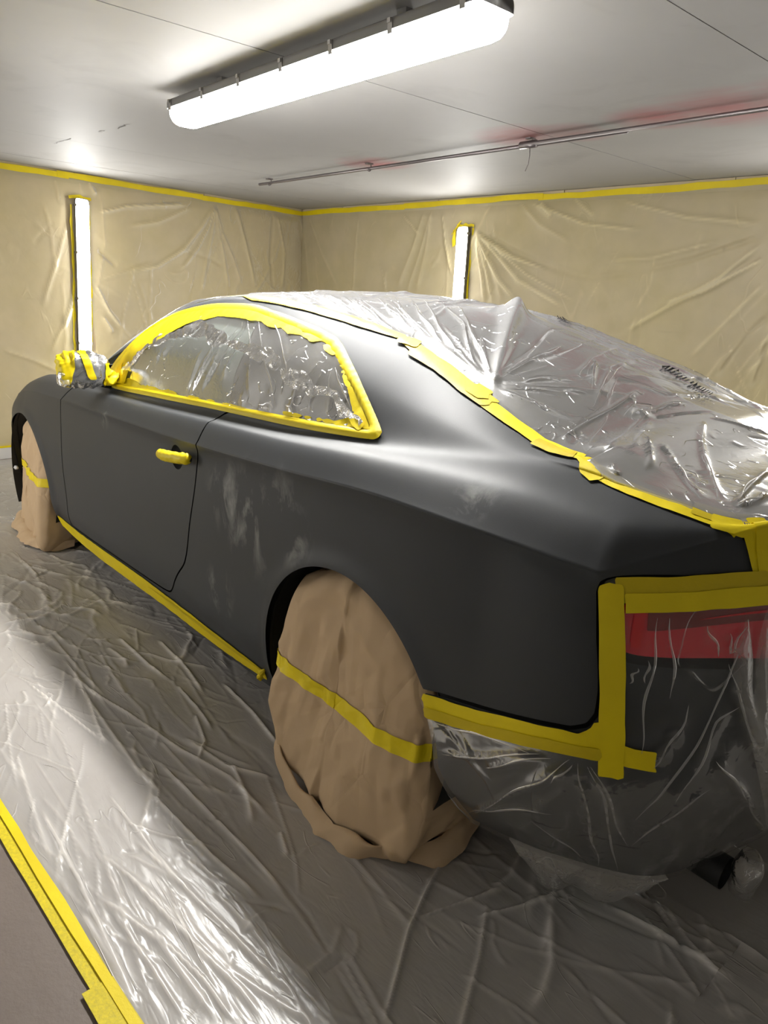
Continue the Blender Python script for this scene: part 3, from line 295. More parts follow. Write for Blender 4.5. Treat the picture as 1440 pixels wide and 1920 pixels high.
def crumple(P, seed, scale, amp, n=6):
    """creased paper: triangle waves in random directions, each living in patches"""
    r = np.random.default_rng(seed); out = np.zeros(len(P))
    Q = P+.25*scale*np.stack([vnoise(P, 1/scale, seed+31+k) for k in range(3)], 1)
    for k in range(n):
        d = r.normal(size=3); d /= np.linalg.norm(d)
        sc = scale*r.uniform(.6, 1.8)
        m = np.clip(vnoise(P, .7/scale, seed+k)*1.6+.3, 0, 1)
        out += amp*m*(tri(Q@d/sc+r.random())-.5)
    return out
def gridfaces(n, m, wrap=False):
    idx = np.arange(n*m).reshape(n, m)
    if wrap: idx = np.concatenate([idx, idx[:1]], 0)
    return np.stack([idx[:-1, :-1], idx[1:, :-1], idx[1:, 1:], idx[:-1, 1:]], -1).reshape(-1, 4)
def box(V, F, c, h, R=None):
    """append a box (centre c, half sizes h, optional 3x3 axes) to lists"""
    b = len(V); R = np.eye(3) if R is None else R
    for sx in (-1, 1):
        for sy in (-1, 1):
            for sz in (-1, 1): V.append(np.asarray(c)+R@(np.array([sx*h[0], sy*h[1], sz*h[2]])))
    for f in ((0, 1, 3, 2), (4, 6, 7, 5), (0, 4, 5, 1), (2, 3, 7, 6), (0, 2, 6, 4), (1, 5, 7, 3)): F.append(tuple(b+i for i in f))
def tube(path, rad, n=10, cap=True):
    path = np.asarray(path, float); m = len(path)
    tan = np.gradient(path, axis=0); tan /= np.linalg.norm(tan, axis=1)[:, None]
    ref = np.array([0, 0, 1.]) if abs(tan[0][2]) < .9 else np.array([1., 0, 0])
    a = np.cross(tan, ref); a /= np.linalg.norm(a, axis=1)[:, None]; b = np.cross(tan, a)
    rad = np.broadcast_to(rad, (m,))
    th = np.linspace(0, 2*math.pi, n, endpoint=False)
    V = (path[:, None]+rad[:, None, None]*(np.cos(th)[None, :, None]*a[:, None]+np.sin(th)[None, :, None]*b[:, None])).reshape(-1, 3)
    F = []
    for i in range(m-1):
        for j in range(n): F.append((i*n+j, i*n+(j+1) % n, (i+1)*n+(j+1) % n, (i+1)*n+j))
    if cap: F.append(tuple(range(n))[::-1]); F.append(tuple(range((m-1)*n, m*n)))
    return V, F

# ---------------------------------------------------------------- materials
def newmat(name):
    m = bpy.data.materials.new(name); m.use_nodes = True; nt = m.node_tree; nt.nodes.clear()
    out = nt.nodes.new('ShaderNodeOutputMaterial')
    return m, nt, out
def nd(nt, typ, **kw):
    n = nt.nodes.new(typ)
    for k, v in kw.items():
        if k.startswith('in_'): n.inputs[k[3:].replace('_', ' ')].default_value = v
        else: setattr(n, k, v)
    return n
def rgba(c): return (c[0], c[1], c[2], 1)
def noise(nt, scale, detail=3., rough=.5, dist=0., vec=None, stretch=None):
    tc = nd(nt, 'ShaderNodeTexCoord'); src = tc.outputs['Object']
    if stretch is not None:
        mp = nd(nt, 'ShaderNodeMapping'); mp.inputs['Scale'].default_value = stretch[:3]
        if len(stretch) > 3: mp.inputs['Rotation'].default_value = stretch[3]
        nt.links.new(src, mp.inputs['Vector']); src = mp.outputs['Vector']
    n = nd(nt, 'ShaderNodeTexNoise'); n.inputs['Scale'].default_value = scale; n.inputs['Detail'].default_value = detail
    n.inputs['Roughness'].default_value = rough; n.inputs['Distortion'].default_value = dist
    nt.links.new(src, n.inputs['Vector'])
    return n.outputs['Fac']
def ramp(nt, fac, stops):
    r = nd(nt, 'ShaderNodeValToRGB'); cr = r.color_ramp
    while len(cr.elements) > 1: cr.elements.remove(cr.elements[-1])
    cr.elements[0].position = stops[0][0]; cr.elements[0].color = rgba(stops[0][1])
    for p, c in stops[1:]:
        e = cr.elements.new(p); e.color = rgba(c)
    nt.links.new(fac, r.inputs['Fac']); return r.outputs['Color']
def mixc(nt, fac, a, b):
    m = nd(nt, 'ShaderNodeMix', data_type='RGBA')
    for sock, v in ((m.inputs[0], fac), (m.inputs[6], a), (m.inputs[7], b)):
        if isinstance(v, (int, float)): sock.default_value = v
        elif isinstance(v, tuple): sock.default_value = rgba(v)
        else: nt.links.new(v, sock)
    return m.outputs[2]
def math_(nt, op, a, b=None, c=None, clamp=False):
    m = nd(nt, 'ShaderNodeMath', operation=op, use_clamp=clamp)
    for i, v in enumerate((a, b, c)):
        if v is None: continue
        if isinstance(v, (int, float)): m.inputs[i].default_value = v
        else: nt.links.new(v, m.inputs[i])
    return m.outputs[0]
def blob(nt, pts):
    """soft mask: max over balls (x, y, z, radius) in object space"""
    tc = nd(nt, 'ShaderNodeTexCoord'); res = None
    for x, y, z, r in pts:
        d = nd(nt, 'ShaderNodeVectorMath', operation='DISTANCE'); d.inputs[1].default_value = (x, y, z)
        nt.links.new(tc.outputs['Object'], d.inputs[0])
        mr = nd(nt, 'ShaderNodeMapRange', interpolation_type='SMOOTHSTEP'); mr.inputs['From Min'].default_value = 0; mr.inputs['From Max'].default_value = r
        mr.inputs['To Min'].default_value = 1; mr.inputs['To Max'].default_value = 0
        nt.links.new(d.outputs['Value'], mr.inputs['Value'])
        res = mr.outputs[0] if res is None else math_(nt, 'MAXIMUM', res, mr.outputs[0])
    return res
def bump(nt, h, strength, dist=.01):
    b = nd(nt, 'ShaderNodeBump'); b.inputs['Strength'].default_value = strength; b.inputs['Distance'].default_value = dist
    nt.links.new(h, b.inputs['Height']); return b.outputs['Normal']
def principled(name, col, rough=.5, metal=0., spec=.5, bumps=None, coat=0.):
    m, nt, out = newmat(name)
    p = nd(nt, 'ShaderNodeBsdfPrincipled'); nt.links.new(p.outputs[0], out.inputs[0])
    p.inputs['Roughness'].default_value = rough; p.inputs['Metallic'].default_value = metal; p.inputs['Specular IOR Level'].default_value = spec
    p.inputs['Coat Weight'].default_value = coat
    if isinstance(col, tuple): p.inputs['Base Color'].default_value = rgba(col)
    else: nt.links.new(col(nt), p.inputs['Base Color'])
    if bumps: nt.links.new(bumps(nt), p.inputs['Normal'])
    return m
def emis(name, col, st):
    m, nt, out = newmat(name); e = nd(nt, 'ShaderNodeEmission'); e.inputs[0].default_value = rgba(col); e.inputs[1].default_value = st
    nt.links.new(e.outputs[0], out.inputs[0]); return m
def filmmat(name, haze, col, rough=.16, spec=1.0, bumpf=None, haze_var=.3, tint=None, transl=.45, gain=.45, fine=(5., .02, .12, None)):
    """thin polythene: clear part + milky part + sharp sheen"""
    m, nt, out = newmat(name)
    tr = nd(nt, 'ShaderNodeBsdfTransparent')
    df = nd(nt, 'ShaderNodeBsdfDiffuse'); tl = nd(nt, 'ShaderNodeBsdfTranslucent'); gl = nd(nt, 'ShaderNodeBsdfGlossy')
    gl.inputs['Roughness'].default_value = rough
    c = tint(nt) if tint else None
    for n in (df, tl):
        if c is not None: nt.links.new(c, n.inputs['Color'])
        else: n.inputs['Color'].default_value = rgba(col)
    # hair-fine creases: thin broken lines, milky and raised
    n1 = noise(nt, fine[0], 2, .5, .9, stretch=fine[3])
    ln = nd(nt, 'ShaderNodeMapRange', interpolation_type='SMOOTHSTEP'); ln.inputs['From Max'].default_value = fine[1]; ln.inputs['To Min'].default_value = 1; ln.inputs['To Max'].default_value = 0
    nt.links.new(math_(nt, 'ABSOLUTE', math_(nt, 'SUBTRACT', n1, .5)), ln.inputs['Value'])
    brk = ramp(nt, noise(nt, fine[0]*1.7, 2), [(.48, (0, 0, 0)), (.62, (1, 1, 1))])
    line = math_(nt, 'MULTIPLY', ln.outputs[0], brk)
    nrm = bumpf(nt) if bumpf else None
    b2 = nd(nt, 'ShaderNodeBump'); b2.inputs['Strength'].default_value = .5; b2.inputs['Distance'].default_value = .004
    nt.links.new(line, b2.inputs['Height'])
    if nrm is not None: nt.links.new(nrm, b2.inputs['Normal'])
    nrm = b2.outputs['Normal']
    if nrm is not None:
        for n in (df, tl, gl): nt.links.new(nrm, n.inputs['Normal'])
    milky = nd(nt, 'ShaderNodeMixShader'); milky.inputs[0].default_value = transl
    nt.links.new(df.outputs[0], milky.inputs[1]); nt.links.new(tl.outputs[0], milky.inputs[2])
    m1 = nd(nt, 'ShaderNodeMixShader')
    hz = math_(nt, 'MULTIPLY_ADD', math_(nt, 'SUBTRACT', noise(nt, 3.5, 3), .5), haze_var, haze, clamp=True)
    at = nd(nt, 'ShaderNodeAttribute', attribute_name='crease')
    hz = math_(nt, 'MULTIPLY_ADD', at.outputs['Fac'], gain, hz)
    hz = math_(nt, 'MULTIPLY_ADD', line, fine[2], hz, clamp=True)
    nt.links.new(hz, m1.inputs[0]); nt.links.new(tr.outputs[0], m1.inputs[1]); nt.links.new(milky.outputs[0], m1.inputs[2])
    fr = nd(nt, 'ShaderNodeFresnel'); fr.inputs[0].default_value = 1.5
    if nrm is not None: nt.links.new(nrm, fr.inputs['Normal'])
    m2 = nd(nt, 'ShaderNodeMixShader')
    nt.links.new(math_(nt, 'MULTIPLY', fr.outputs[0], spec, clamp=True), m2.inputs[0])
    nt.links.new(m1.outputs[0], m2.inputs[1]); nt.links.new(gl.outputs[0], m2.inputs[2])
    nt.links.new(m2.outputs[0], out.inputs[0])
    return m
M = {}
def prim_col(nt):
    base = mixc(nt, noise(nt, 2.2, 4, .6), (.035, .0372, .0405), (.048, .0508, .055))
    # rubbed-through sanding marks with a shape of their own
    st = ramp(nt, noise(nt, 9, 5, .62, .5, stretch=(1.2, 1, .62, (0, -.7, 0))), [(.52, (0, 0, 0)), (.72, (1, 1, 1))])
    msk = blob(nt, [(.30, .92, .77, .16), (.22, .92, .70, .11), (.46, .92, .70, .22), (-.36, .86, .96, .08), (1.6, .92, .845, .07), (.66, .92, .40, .12), (.60, .92, .74, .16)])
    base = mixc(nt, math_(nt, 'MULTIPLY', math_(nt, 'MULTIPLY', st, msk), .8), base, (.40, .40, .385))
    dk = ramp(nt, noise(nt, 9, 3, .6), [(.56, (0, 0, 0)), (.68, (1, 1, 1))])
    mk2 = blob(nt, [(-.1, .78, 1.02, .2), (.05, .75, 1.1, .14)])
    return mixc(nt, math_(nt, 'MULTIPLY', math_(nt, 'MULTIPLY', dk, mk2), .5), base, (.03, .032, .035))
M['primer'] = principled('grey_primer', prim_col, .48, spec=.30, bumps=lambda nt: bump(nt, noise(nt, 420, 2), .06, .002))
M['black'] = principled('black_plastic', (.006, .006, .006), .6)
M['dark'] = principled('dark_underside', (.012, .012, .012), .8)
M['rubber'] = principled('tyre_rubber', (.02, .02, .02), .75)
M['alloy'] = principled('alloy_wheel', (.45, .45, .46), .3, metal=1.)
def glassmat(name, col, tr):
    m, nt, out = newmat(name)
    p = nd(nt, 'ShaderNodeBsdfPrincipled'); p.inputs['Base Color'].default_value = rgba(col); p.inputs['Roughness'].default_value = .08
    t = nd(nt, 'ShaderNodeBsdfTransparent'); t.inputs[0].default_value = (.75, .85, .8, 1)
    x = nd(nt, 'ShaderNodeMixShader'); x.inputs[0].default_value = tr
    nt.links.new(p.outputs[0], x.inputs[1]); nt.links.new(t.outputs[0], x.inputs[2]); nt.links.new(x.outputs[0], out.inputs[0]); return m
M['glass_front'] = glassmat('greenish_backlit_glass', (.34, .40, .365), .15)  # pale base has the light through the pane and off the film painted in
M['glass_rear'] = glassmat('dark_quarter_glass', (.15, .15, .15), .12)
M['glass_screen'] = glassmat('rear_screen_glass', (.05, .052, .055), .1)
def tape_col(nt):
    a = mixc(nt, noise(nt, 14, 3, .6), (.76, .585, .003), (.88, .70, .006))
    return mixc(nt, ramp(nt, noise(nt, 3.3, 2), [(.45, (0, 0, 0)), (.6, (.5, .5, .5))]), a, (.66, .51, .006))
def tapemat(name, col, transp=0.):
    m, nt, out = newmat(name)
    p = nd(nt, 'ShaderNodeBsdfPrincipled'); p.inputs['Roughness'].default_value = .5; p.inputs['Specular IOR Level'].default_value = .35
    nt.links.new(col(nt), p.inputs['Base Color'])
    nt.links.new(bump(nt, noise(nt, 90, 3, .6), .25, .002), p.inputs['Normal'])
    nt.links.new(p.outputs[0], out.inputs[0]); return m
M['tape'] = tapemat('yellow_masking_tape', tape_col)
M['tape_thin'] = tapemat('thin_yellow_tape', lambda nt: mixc(nt, noise(nt, 20, 3, .6), (.56, .425, .005), (.68, .52, .010)))
M['tape_floor'] = tapemat('dusty_yellow_tape', lambda nt: mixc(nt, ramp(nt, noise(nt, 130, 3, .7), [(.35, (0, 0, 0)), (.65, (1, 1, 1))]), (.56, .45, .02), (.72, .58, .01)))
def paper_bump(nt):
    tc = nd(nt, 'ShaderNodeTexCoord'); mp = nd(nt, 'ShaderNodeMapping'); mp.inputs['Scale'].default_value = (1, .5, .6); nt.links.new(tc.outputs['Object'], mp.inputs['Vector'])
    v = nd(nt, 'ShaderNodeTexVoronoi', feature='DISTANCE_TO_EDGE'); v.inputs['Scale'].default_value = 11; nt.links.new(mp.outputs[0], v.inputs['Vector'])
    h = nd(nt, 'ShaderNodeMapRange'); h.inputs['From Max'].default_value = .10; nt.links.new(v.outputs['Distance'], h.inputs['Value'])
    m = ramp(nt, noise(nt, 4, 2), [(.45, (0, 0, 0)), (.65, (1, 1, 1))])
    return bump(nt, math_(nt, 'MULTIPLY', h.outputs[0], m), .35, .006)
def paper_col(nt): return mixc(nt, noise(nt, 5, 4, .6), (.50, .355, .215), (.57, .415, .26))
M['paper'] = principled('brown_kraft_paper', paper_col, .72, spec=.25, bumps=paper_bump)
def crumplebump(scale, strength, dist=.006, stretch=None):
    def f(nt):
        a = noise(nt, scale, 2, .6, 1.6, stretch=stretch); b = noise(nt, scale*2.7, 1, .6, 2.0, stretch=stretch)
        r1 = math_(nt, 'ABSOLUTE', math_(nt, 'SUBTRACT', a, .5)); r2 = math_(nt, 'ABSOLUTE', math_(nt, 'SUBTRACT', b, .5))
        return bump(nt, math_(nt, 'MULTIPLY_ADD', r2, .5, r1), strength, dist)
    return f
M['film_roof'] = filmmat('clear_masking_film', .50, (.62, .62, .64), rough=.18, spec=.85, bumpf=crumplebump(8, .05, .02), haze_var=.2, gain=.35, transl=.3, fine=(9., .016, .15, None))
M['film_bumper'] = filmmat('thin_clear_film', .035, (.78, .76, .73), rough=.16, spec=.38, bumpf=crumplebump(7, .06, .02), haze_var=.08, gain=.30, fine=(4., .010, .14, None))
M['film_pleat'] = filmmat('pleated_clear_film', .42, (.86, .85, .84), rough=.2, spec=1.2, haze_var=.3)
M['film_drape'] = filmmat('draped_clear_film', .20, (.80, .77, .74), rough=.2, spec=.6, bumpf=crumplebump(9, .2, .02), haze_var=.3)
M['film_hem'] = filmmat('bunched_clear_film', .55, (.68, .64, .59), rough=.25, spec=.9, bumpf=crumplebump(12, .4, .02))
M['film_window'] = filmmat('clear_window_film', .22, (.75, .75, .75), rough=.16, spec=.6, bumpf=crumplebump(10, .06, .015), haze_var=.2, gain=.35, fine=(9., .012, .15, None))
M['film_fold'] = filmmat('doubled_window_film', .34, (.80, .80, .80), rough=.25, spec=1.0, bumpf=crumplebump(22, .3, .02), haze_var=.6)
M['film_floor'] = filmmat('clear_floor_film', .50, (.87, .83, .785), rough=.26, spec=1.2, transl=.14, bumpf=crumplebump(8, .14, .02, stretch=(.35, 1.3, 1, (0, 0, .05))), gain=.26, haze_var=.2, fine=(5., .012, .07, (.35, 1.6, 1, (0, 0, .08))))
def wtint(nt): return mixc(nt, ramp(nt, noise(nt, 1.3, 4, .6), [(.35, (0, 0, 0)), (.7, (1, 1, 1))]), (.80, .715, .50), (.78, .69, .40))
M['film_wall'] = filmmat('dusty_wall_film', .60, (.74, .66, .47), rough=.38, spec=.45, bumpf=crumplebump(3.0, .12, .02), tint=wtint, transl=.3, gain=.35, fine=(2.2, .012, .07, (1, 1, .5)))
M['wall'] = principled('cream_wall', lambda nt: mixc(nt, noise(nt, 1.5, 5, .6), (.58, .48, .31), (.66, .56, .37)), .7)
M['wall_plain'] = principled('pale_wall', lambda nt: mixc(nt, noise(nt, 1.5, 5, .6), (.64, .63, .61), (.72, .71, .69)), .7)
M['skirting'] = principled('white_skirting', lambda nt: mixc(nt, noise(nt, 6, 4), (.62, .60, .56), (.72, .70, .66)), .6)
def ceil_col(nt):
    base = mixc(nt, noise(nt, 1.1, 5, .6), (.32, .312, .30), (.39, .382, .37))
    red = math_(nt, 'MULTIPLY', blob(nt, [(1.28, -1.20, 2.18, .42), (1.05, -1.28, 2.18, .34), (2.55, -1.26, 2.18, .40), (.25, -1.28, 2.18, .55), (-.1, -1.25, 2.18, .5), (.55, -1.25, 2.18, .40)]), noise(nt, 3.0, 4, .6, stretch=(.6, 2.2, 1)))
    red = math_(nt, 'MULTIPLY', math_(nt, 'SUBTRACT', red, .12), 1.9, clamp=True)
    base = mixc(nt, math_(nt, 'MULTIPLY', red, .8), base, (.40, .09, .10))
    gr = ramp(nt, noise(nt, 2.0, 4, .6, .6), [(.55, (0, 0, 0)), (.75, (.5, .5, .5))])
    return mixc(nt, gr, base, (.27, .26, .245))
M['ceiling'] = principled('painted_ceiling_board', ceil_col, .62, spec=.25, bumps=lambda nt: bump(nt, noise(nt, 1.7, 2), .12, .05))
M['crack'] = principled('ceiling_crack', (.16, .15, .14), .9)
M['floor'] = principled('stained_concrete', lambda nt: mixc(nt, noise(nt, 3.0, 6, .65), (.135, .106, .088), (.19, .152, .128)), .55, bumps=lambda nt: bump(nt, noise(nt, 22, 5, .65), .4, .006))
M['lamp'] = emis('lamp_diffuser', (1., .985, .95), LAMP_POWER*1.3)
M['lamp_side'] = emis('lamp_diffuser_side', (1., .985, .95), LAMP_POWER*.25)
M['wall_lamp'] = emis('wall_lamp_diffuser', (1., .985, .95), LAMP_POWER*.62)
M['wall_lamp_side'] = emis('wall_lamp_diffuser_side', (1., .985, .95), LAMP_POWER*.22)
M['housing'] = principled('grey_lamp_housing', (.16, .155, .15), .5)
M['clip'] = principled('lamp_clip', (.30, .29, .28), .35, metal=.6)
M['steel'] = principled('dull_steel_pipe', lambda nt: mixc(nt, noise(nt, 9, 3, .6, stretch=(.6, 3, 3)), (.13, .12, .12), (.24, .21, .21)), .42, metal=.8)
M['red_lens'] = principled('red_lens', (.62, .012, .030), .12, spec=.6, coat=.4)
M['red_dark'] = principled('dark_red_lens', (.20, .020, .022), .14, spec=.6)
M['red_bright'] = principled('bright_red_lens', (.62, .012, .02), .2)
M['lens_clear'] = principled('clear_lens', (.42, .36, .33), .15)
M['print'] = principled('black_print', (.012, .012, .014), .5)
M['bolt_y'] = principled('yellow_bolt', (.75, .6, .02), .5)
M['white'] = principled('white_plastic', (.7, .7, .7), .5)

# ---------------------------------------------------------------- the room
H = 2.18
C1 = np.array([5.19, -2.56])
EF = np.array([-.1295, .9916]); NF = np.array([-.9916, -.1295])     # front wall: direction and inward normal
ER = np.array([-.9976, -.0698]); NR = np.array([-.0698, .9976])     # right wall
LF, LR = 5.75, 8.2
C2 = C1+EF*LF; C4 = C1+ER*LR; C3 = C4+EF*LF
def wpt(e, n, u, z, off=0.):
    u = np.atleast_1d(np.asarray(u, float)); z = np.atleast_1d(np.asarray(z, float)); off = np.broadcast_to(off, u.shape)
    xy = C1[None]+u[:, None]*e[None]+off[:, None]*n[None]
    return np.concatenate([xy, z[:, None]], 1)
def slab(name, a, b, z0, z1, n, t, mat):
    a = np.asarray(a); b = np.asarray(b); V = []
    for z in (z0, z1):
        for p in (a, b, b-n*t, a-n*t): V.append((p[0], p[1], z))
    F = [(0, 1, 2, 3), (7, 6, 5, 4), (0, 4, 5, 1), (1, 5, 6, 2), (2, 6, 7, 3), (3, 7, 4, 0)]
    return tagit(mesh(name, V, F, mat, None, False), kind='structure')
wall_front = slab('wall_front', C1-EF*.1, C2+EF*.1, 0, H+.1, NF, .1, M['wall'])
wall_right = slab('wall_right', C1-ER*.1, C4+ER*.1, 0, H+.1, NR, .1, M['wall'])
wall_left = slab('wall_left', C2-ER*.1, C3+ER*.1, 0, H+.1, -NR, .1, M['wall_plain'])
wall_back = slab('wall_back', C4-EF*.1, C3+EF*.1, 0, H+.1, -NF, .1, M['wall_plain'])
def prism(name, z0, z1, mat):
    V = [(*p, z) for z in (z0, z1) for p in (C1, C2, C3, C4)]
    return tagit(mesh(name, V, [(0, 3, 2, 1), (4, 5, 6, 7), (0, 1, 5, 4), (1, 2, 6, 5), (2, 3, 7, 6), (3, 0, 4, 7)], mat, None, False), kind='structure')
floor = prism('floor', -.12, 0., M['floor'])
ceiling = prism('ceiling', H+.012, H+.12, M['ceiling'])
def boards_ceiling():
    xs = [-2.49, -1.29, -.09, 1.17, 2.37, 3.57, 4.45]
    r = np.random.default_rng(3)
    xs = [-3.6]+xs+[5.2]
    def ylim(x, side):
        if side < 0:
            t = (C1[0]-x)/.9976; return C1[1]-.0698*t+.004
        t = (C2[0]-x)/.9976; return C2[1]-.0698*t-.004
    for a, b in zip(xs[:-1], xs[1:]):
        for k, (q0, q1) in enumerate(((0, 2),)):
            x0, x1 = a+.0015, b-.0015
            def yy(x, q): return {0: ylim(x, -1), 1: .27 + (.0015 if k else -.0015), 2: ylim(x, 1)}[q]
            z = H+r.uniform(-.0012, .0012)
            pts = [(x0, yy(x0, q0)), (x1, yy(x1, q0)), (x1, yy(x1, q1)), (x0, yy(x0, q1))]
            # keep inside the skewed end walls
            pts2 = []
            for (x, y) in pts:
                lim = C1[0]-.1306*(y-C1[1])-.004; lim0 = C4[0]-.1306*(y-C4[1])+.004
                pts2.append((min(max(x, lim0), lim), y))
            V = [(x, y, z) for x, y in pts2]+[(x, y, z+.0115) for x, y in pts2]
            mesh('ceiling_board', V, [(3, 2, 1, 0), (4, 5, 6, 7), (0, 1, 5, 4), (1, 2, 6, 5), (2, 3, 7, 6), (3, 0, 4, 7)], M['ceiling'], ceiling, False)
boards_ceiling()
def crack(pts, wd, seed):
    r = np.random.default_rng(seed); q = []
    for (a, b) in zip(pts[:-1], pts[1:]):
        for k in range(6): q.append((a[0]+(b[0]-a[0])*k/6+r.normal(0, .006), a[1]+(b[1]-a[1])*k/6+r.normal(0, .006)))
    V, F = [], []
    for i, (x, y) in enumerate(q):
        h = wd*r.uniform(.2, 1); V += [(x, y-h, H-.0022), (x, y+h, H-.0022)]
        if i: F.append((2*i-2, 2*i, 2*i+1, 2*i-1))
    o = mesh('ceiling_crack', V, F, M['crack'], ceiling, False)
crack([(3.75, .315), (3.62, .31), (3.45, .30)], .004, 1); crack([(3.15, .27), (3.05, .262)], .004, 2); crack([(2.95, .245), (2.76, .232)], .005, 3)
# wall boards behind the film (their joints show through it)
def wall_boards(parent, e, n, L, us):
    us = [0.01]+us+[L-.01]
    for a, b in zip(us[:-1], us[1:]):
        for z0, z1 in ((.10, 1.22), (1.226, H-.002)):
            p = wpt(e, n, [a+.003, b-.003, b-.003, a+.003], [z0, z0, z1, z1], .0); q = wpt(e, n, [a+.003, b-.003, b-.003, a+.003], [z0, z0, z1, z1], .009)
            mesh('wall_board', np.concatenate([p, q]), [(0, 1, 2, 3), (7, 6, 5, 4), (0, 4, 5, 1), (1, 5, 6, 2), (2, 6, 7, 3), (3, 7, 4, 0)], M['wall'], parent, False)
wall_boards(wall_right, ER, NR, LR, [.62, 1.84, 3.06, 4.28, 5.5, 6.7])
wall_boards(wall_front, EF, NF, LF, [1.2, 2.4, 3.6, 4.8])
for nm, e, n, L in (('baseboard_front', EF, NF, LF), ('baseboard_right', ER, NR, LR)):
    p = wpt(e, n, [.02, L-.02, L-.02, .02], [0, 0, .095, .095], .0); q = wpt(e, n, [.02, L-.02, L-.02, .02], [0, 0, .095, .088], .014)
    tagit(mesh(nm, np.concatenate([p, q]), [(0, 1, 2, 3), (7, 6, 5, 4), (0, 4, 5, 1), (1, 5, 6, 2), (2, 6, 7, 3), (3, 7, 4, 0)], M['skirting'], None, False), kind='structure')

# ---------------------------------------------------------------- batten lamps
def lamp(name, label, cat, group, origin, ex, ez, L, nclip=6):
    ex = np.array(ex, float); ez = np.array(ez, float); ey = np.cross(ez, ex)
    B = np.stack([ex, ey, ez], 1); o = np.array(origin, float)
    root = tagit(empty(name, origin), label, cat, group)
    def loft(secs, nm, mat):
        n = len(secs[0]); V = np.concatenate(secs)@B.T+o; F = []
        for i in range(len(secs)-1):
            for j in range(n-1): F.append((i*n+j, i*n+j+1, (i+1)*n+j+1, (i+1)*n+j))
        F.append(tuple(range(n))); F.append(tuple(range((len(secs)-1)*n, len(secs)*n))[::-1])
        return mesh(nm, V, F, mat, root)
    def sec(x, w_, z0, z1, p=.55):
        th = np.linspace(0, math.pi, 15)
        c, s = np.cos(th), np.sin(th)
        return np.stack([np.full(15, x), w_*np.sign(c)*np.abs(c)**p, z0+(z1-z0)*s**p], 1)
    ends = [(0, .60, .35), (.005, .80, .60), (.014, .92, .82), (.03, 1, .95), (.05, 1, 1)]
    xs = [(-L/2+a, b, c) for a, b, c in ends]+[(L/2-a, b, c) for a, b, c in ends[::-1]]
    wl = name == 'wall_light'
    ws = .80 if wl else 1.15
    df = loft([sec(x, .0625*b*ws, .050, .050+(.030 if wl else .072)*c, .62) for x, b, c in xs], 'diffuser', M['wall_lamp' if wl else 'lamp'])
    df.data.materials.append(M['wall_lamp_side' if wl else 'lamp_side'])      # the flanks of the diffuser glow less than its face
    nz_ = np.array([p.normal for p in df.data.polygons])@ez
    df.data.polygons.foreach_set('material_index', (np.abs(nz_) < .55).astype(np.int32)); df.data.update()
    loft([sec(x*1.004, .068*(.5+.5*b)*ws, .054, .012+.0*c, .45) for x, b, c in xs], 'housing', M['housing'])
    for sg in (-1, 1):
        V, F = [], []; box(V, F, o+B@np.array([sg*L*.3, 0, -.006 if not wl else .006]), (.02, .014, .020 if not wl else .008), B)
        mesh('mounting_bracket', V, F, M['clip'], root, False)
    for i in range(nclip):
        x = -L/2+.05+(L-.1)*i/(nclip-1)
        for sg in (-1, 1):
            V, F = [], []
            box(V, F, o+B@np.array([x, sg*.069*ws, .044]), (.010, .002, .018), B)
            box(V, F, o+B@np.array([x, sg*.0665*ws, .062]), (.010, .004, .003), B)
            box(V, F, o+B@np.array([x, sg*.0725*ws, .032]), (.007, .0035, .006), B)
            mesh('lamp_clip', V, F, M['clip'], root, False)
    return root
cl = .344
lamp('ceiling_light', 'long glowing white batten light fixed under the ceiling above the car', 'ceiling light', None, (1.055, cl, H-.022), (-1, 0, 0), (0, 0, -1), 1.82, 7)
def wall_lamp(label, e, n, u, z_top, L, tilt=0.):
    p = wpt(e, n, u, z_top-L/2, .012)[0]
    return lamp('wall_light', label, 'wall light', 'vertical batten lights on the walls', p, tuple(np.append(-e*math.sin(tilt), math.cos(tilt))), (n[0], n[1], 0), L, 5)
wall_lamp('vertical white batten light on the front wall, above the wrapped door mirror', EF, NF, float((np.array([4.886, -.229])-C1)@EF)+.062, 1.985, 1.5, .05)
wall_lamp('vertical white batten light on the right wall, behind the car roof', ER, NR, float((np.array([3.022, -2.711])-C1)@ER), 1.945, 1.5)
wall_lamp('vertical white batten light on the right wall, out towards the rear of the room', ER, NR, 5.1, 1.945, 1.5)

for u_l in (1.4,):  # unseen wall lamp, added as fill for the car's left side
    p = np.append(C2+ER*u_l-NR*.026, 1.945-.75)
    lamp('wall_light', 'vertical white batten light added out of view on the left wall, as fill for the car side', 'wall light', 'vertical batten lights on the walls', p, (0, 0, 1), (-NR[0], -NR[1], 0), 1.5, 5)

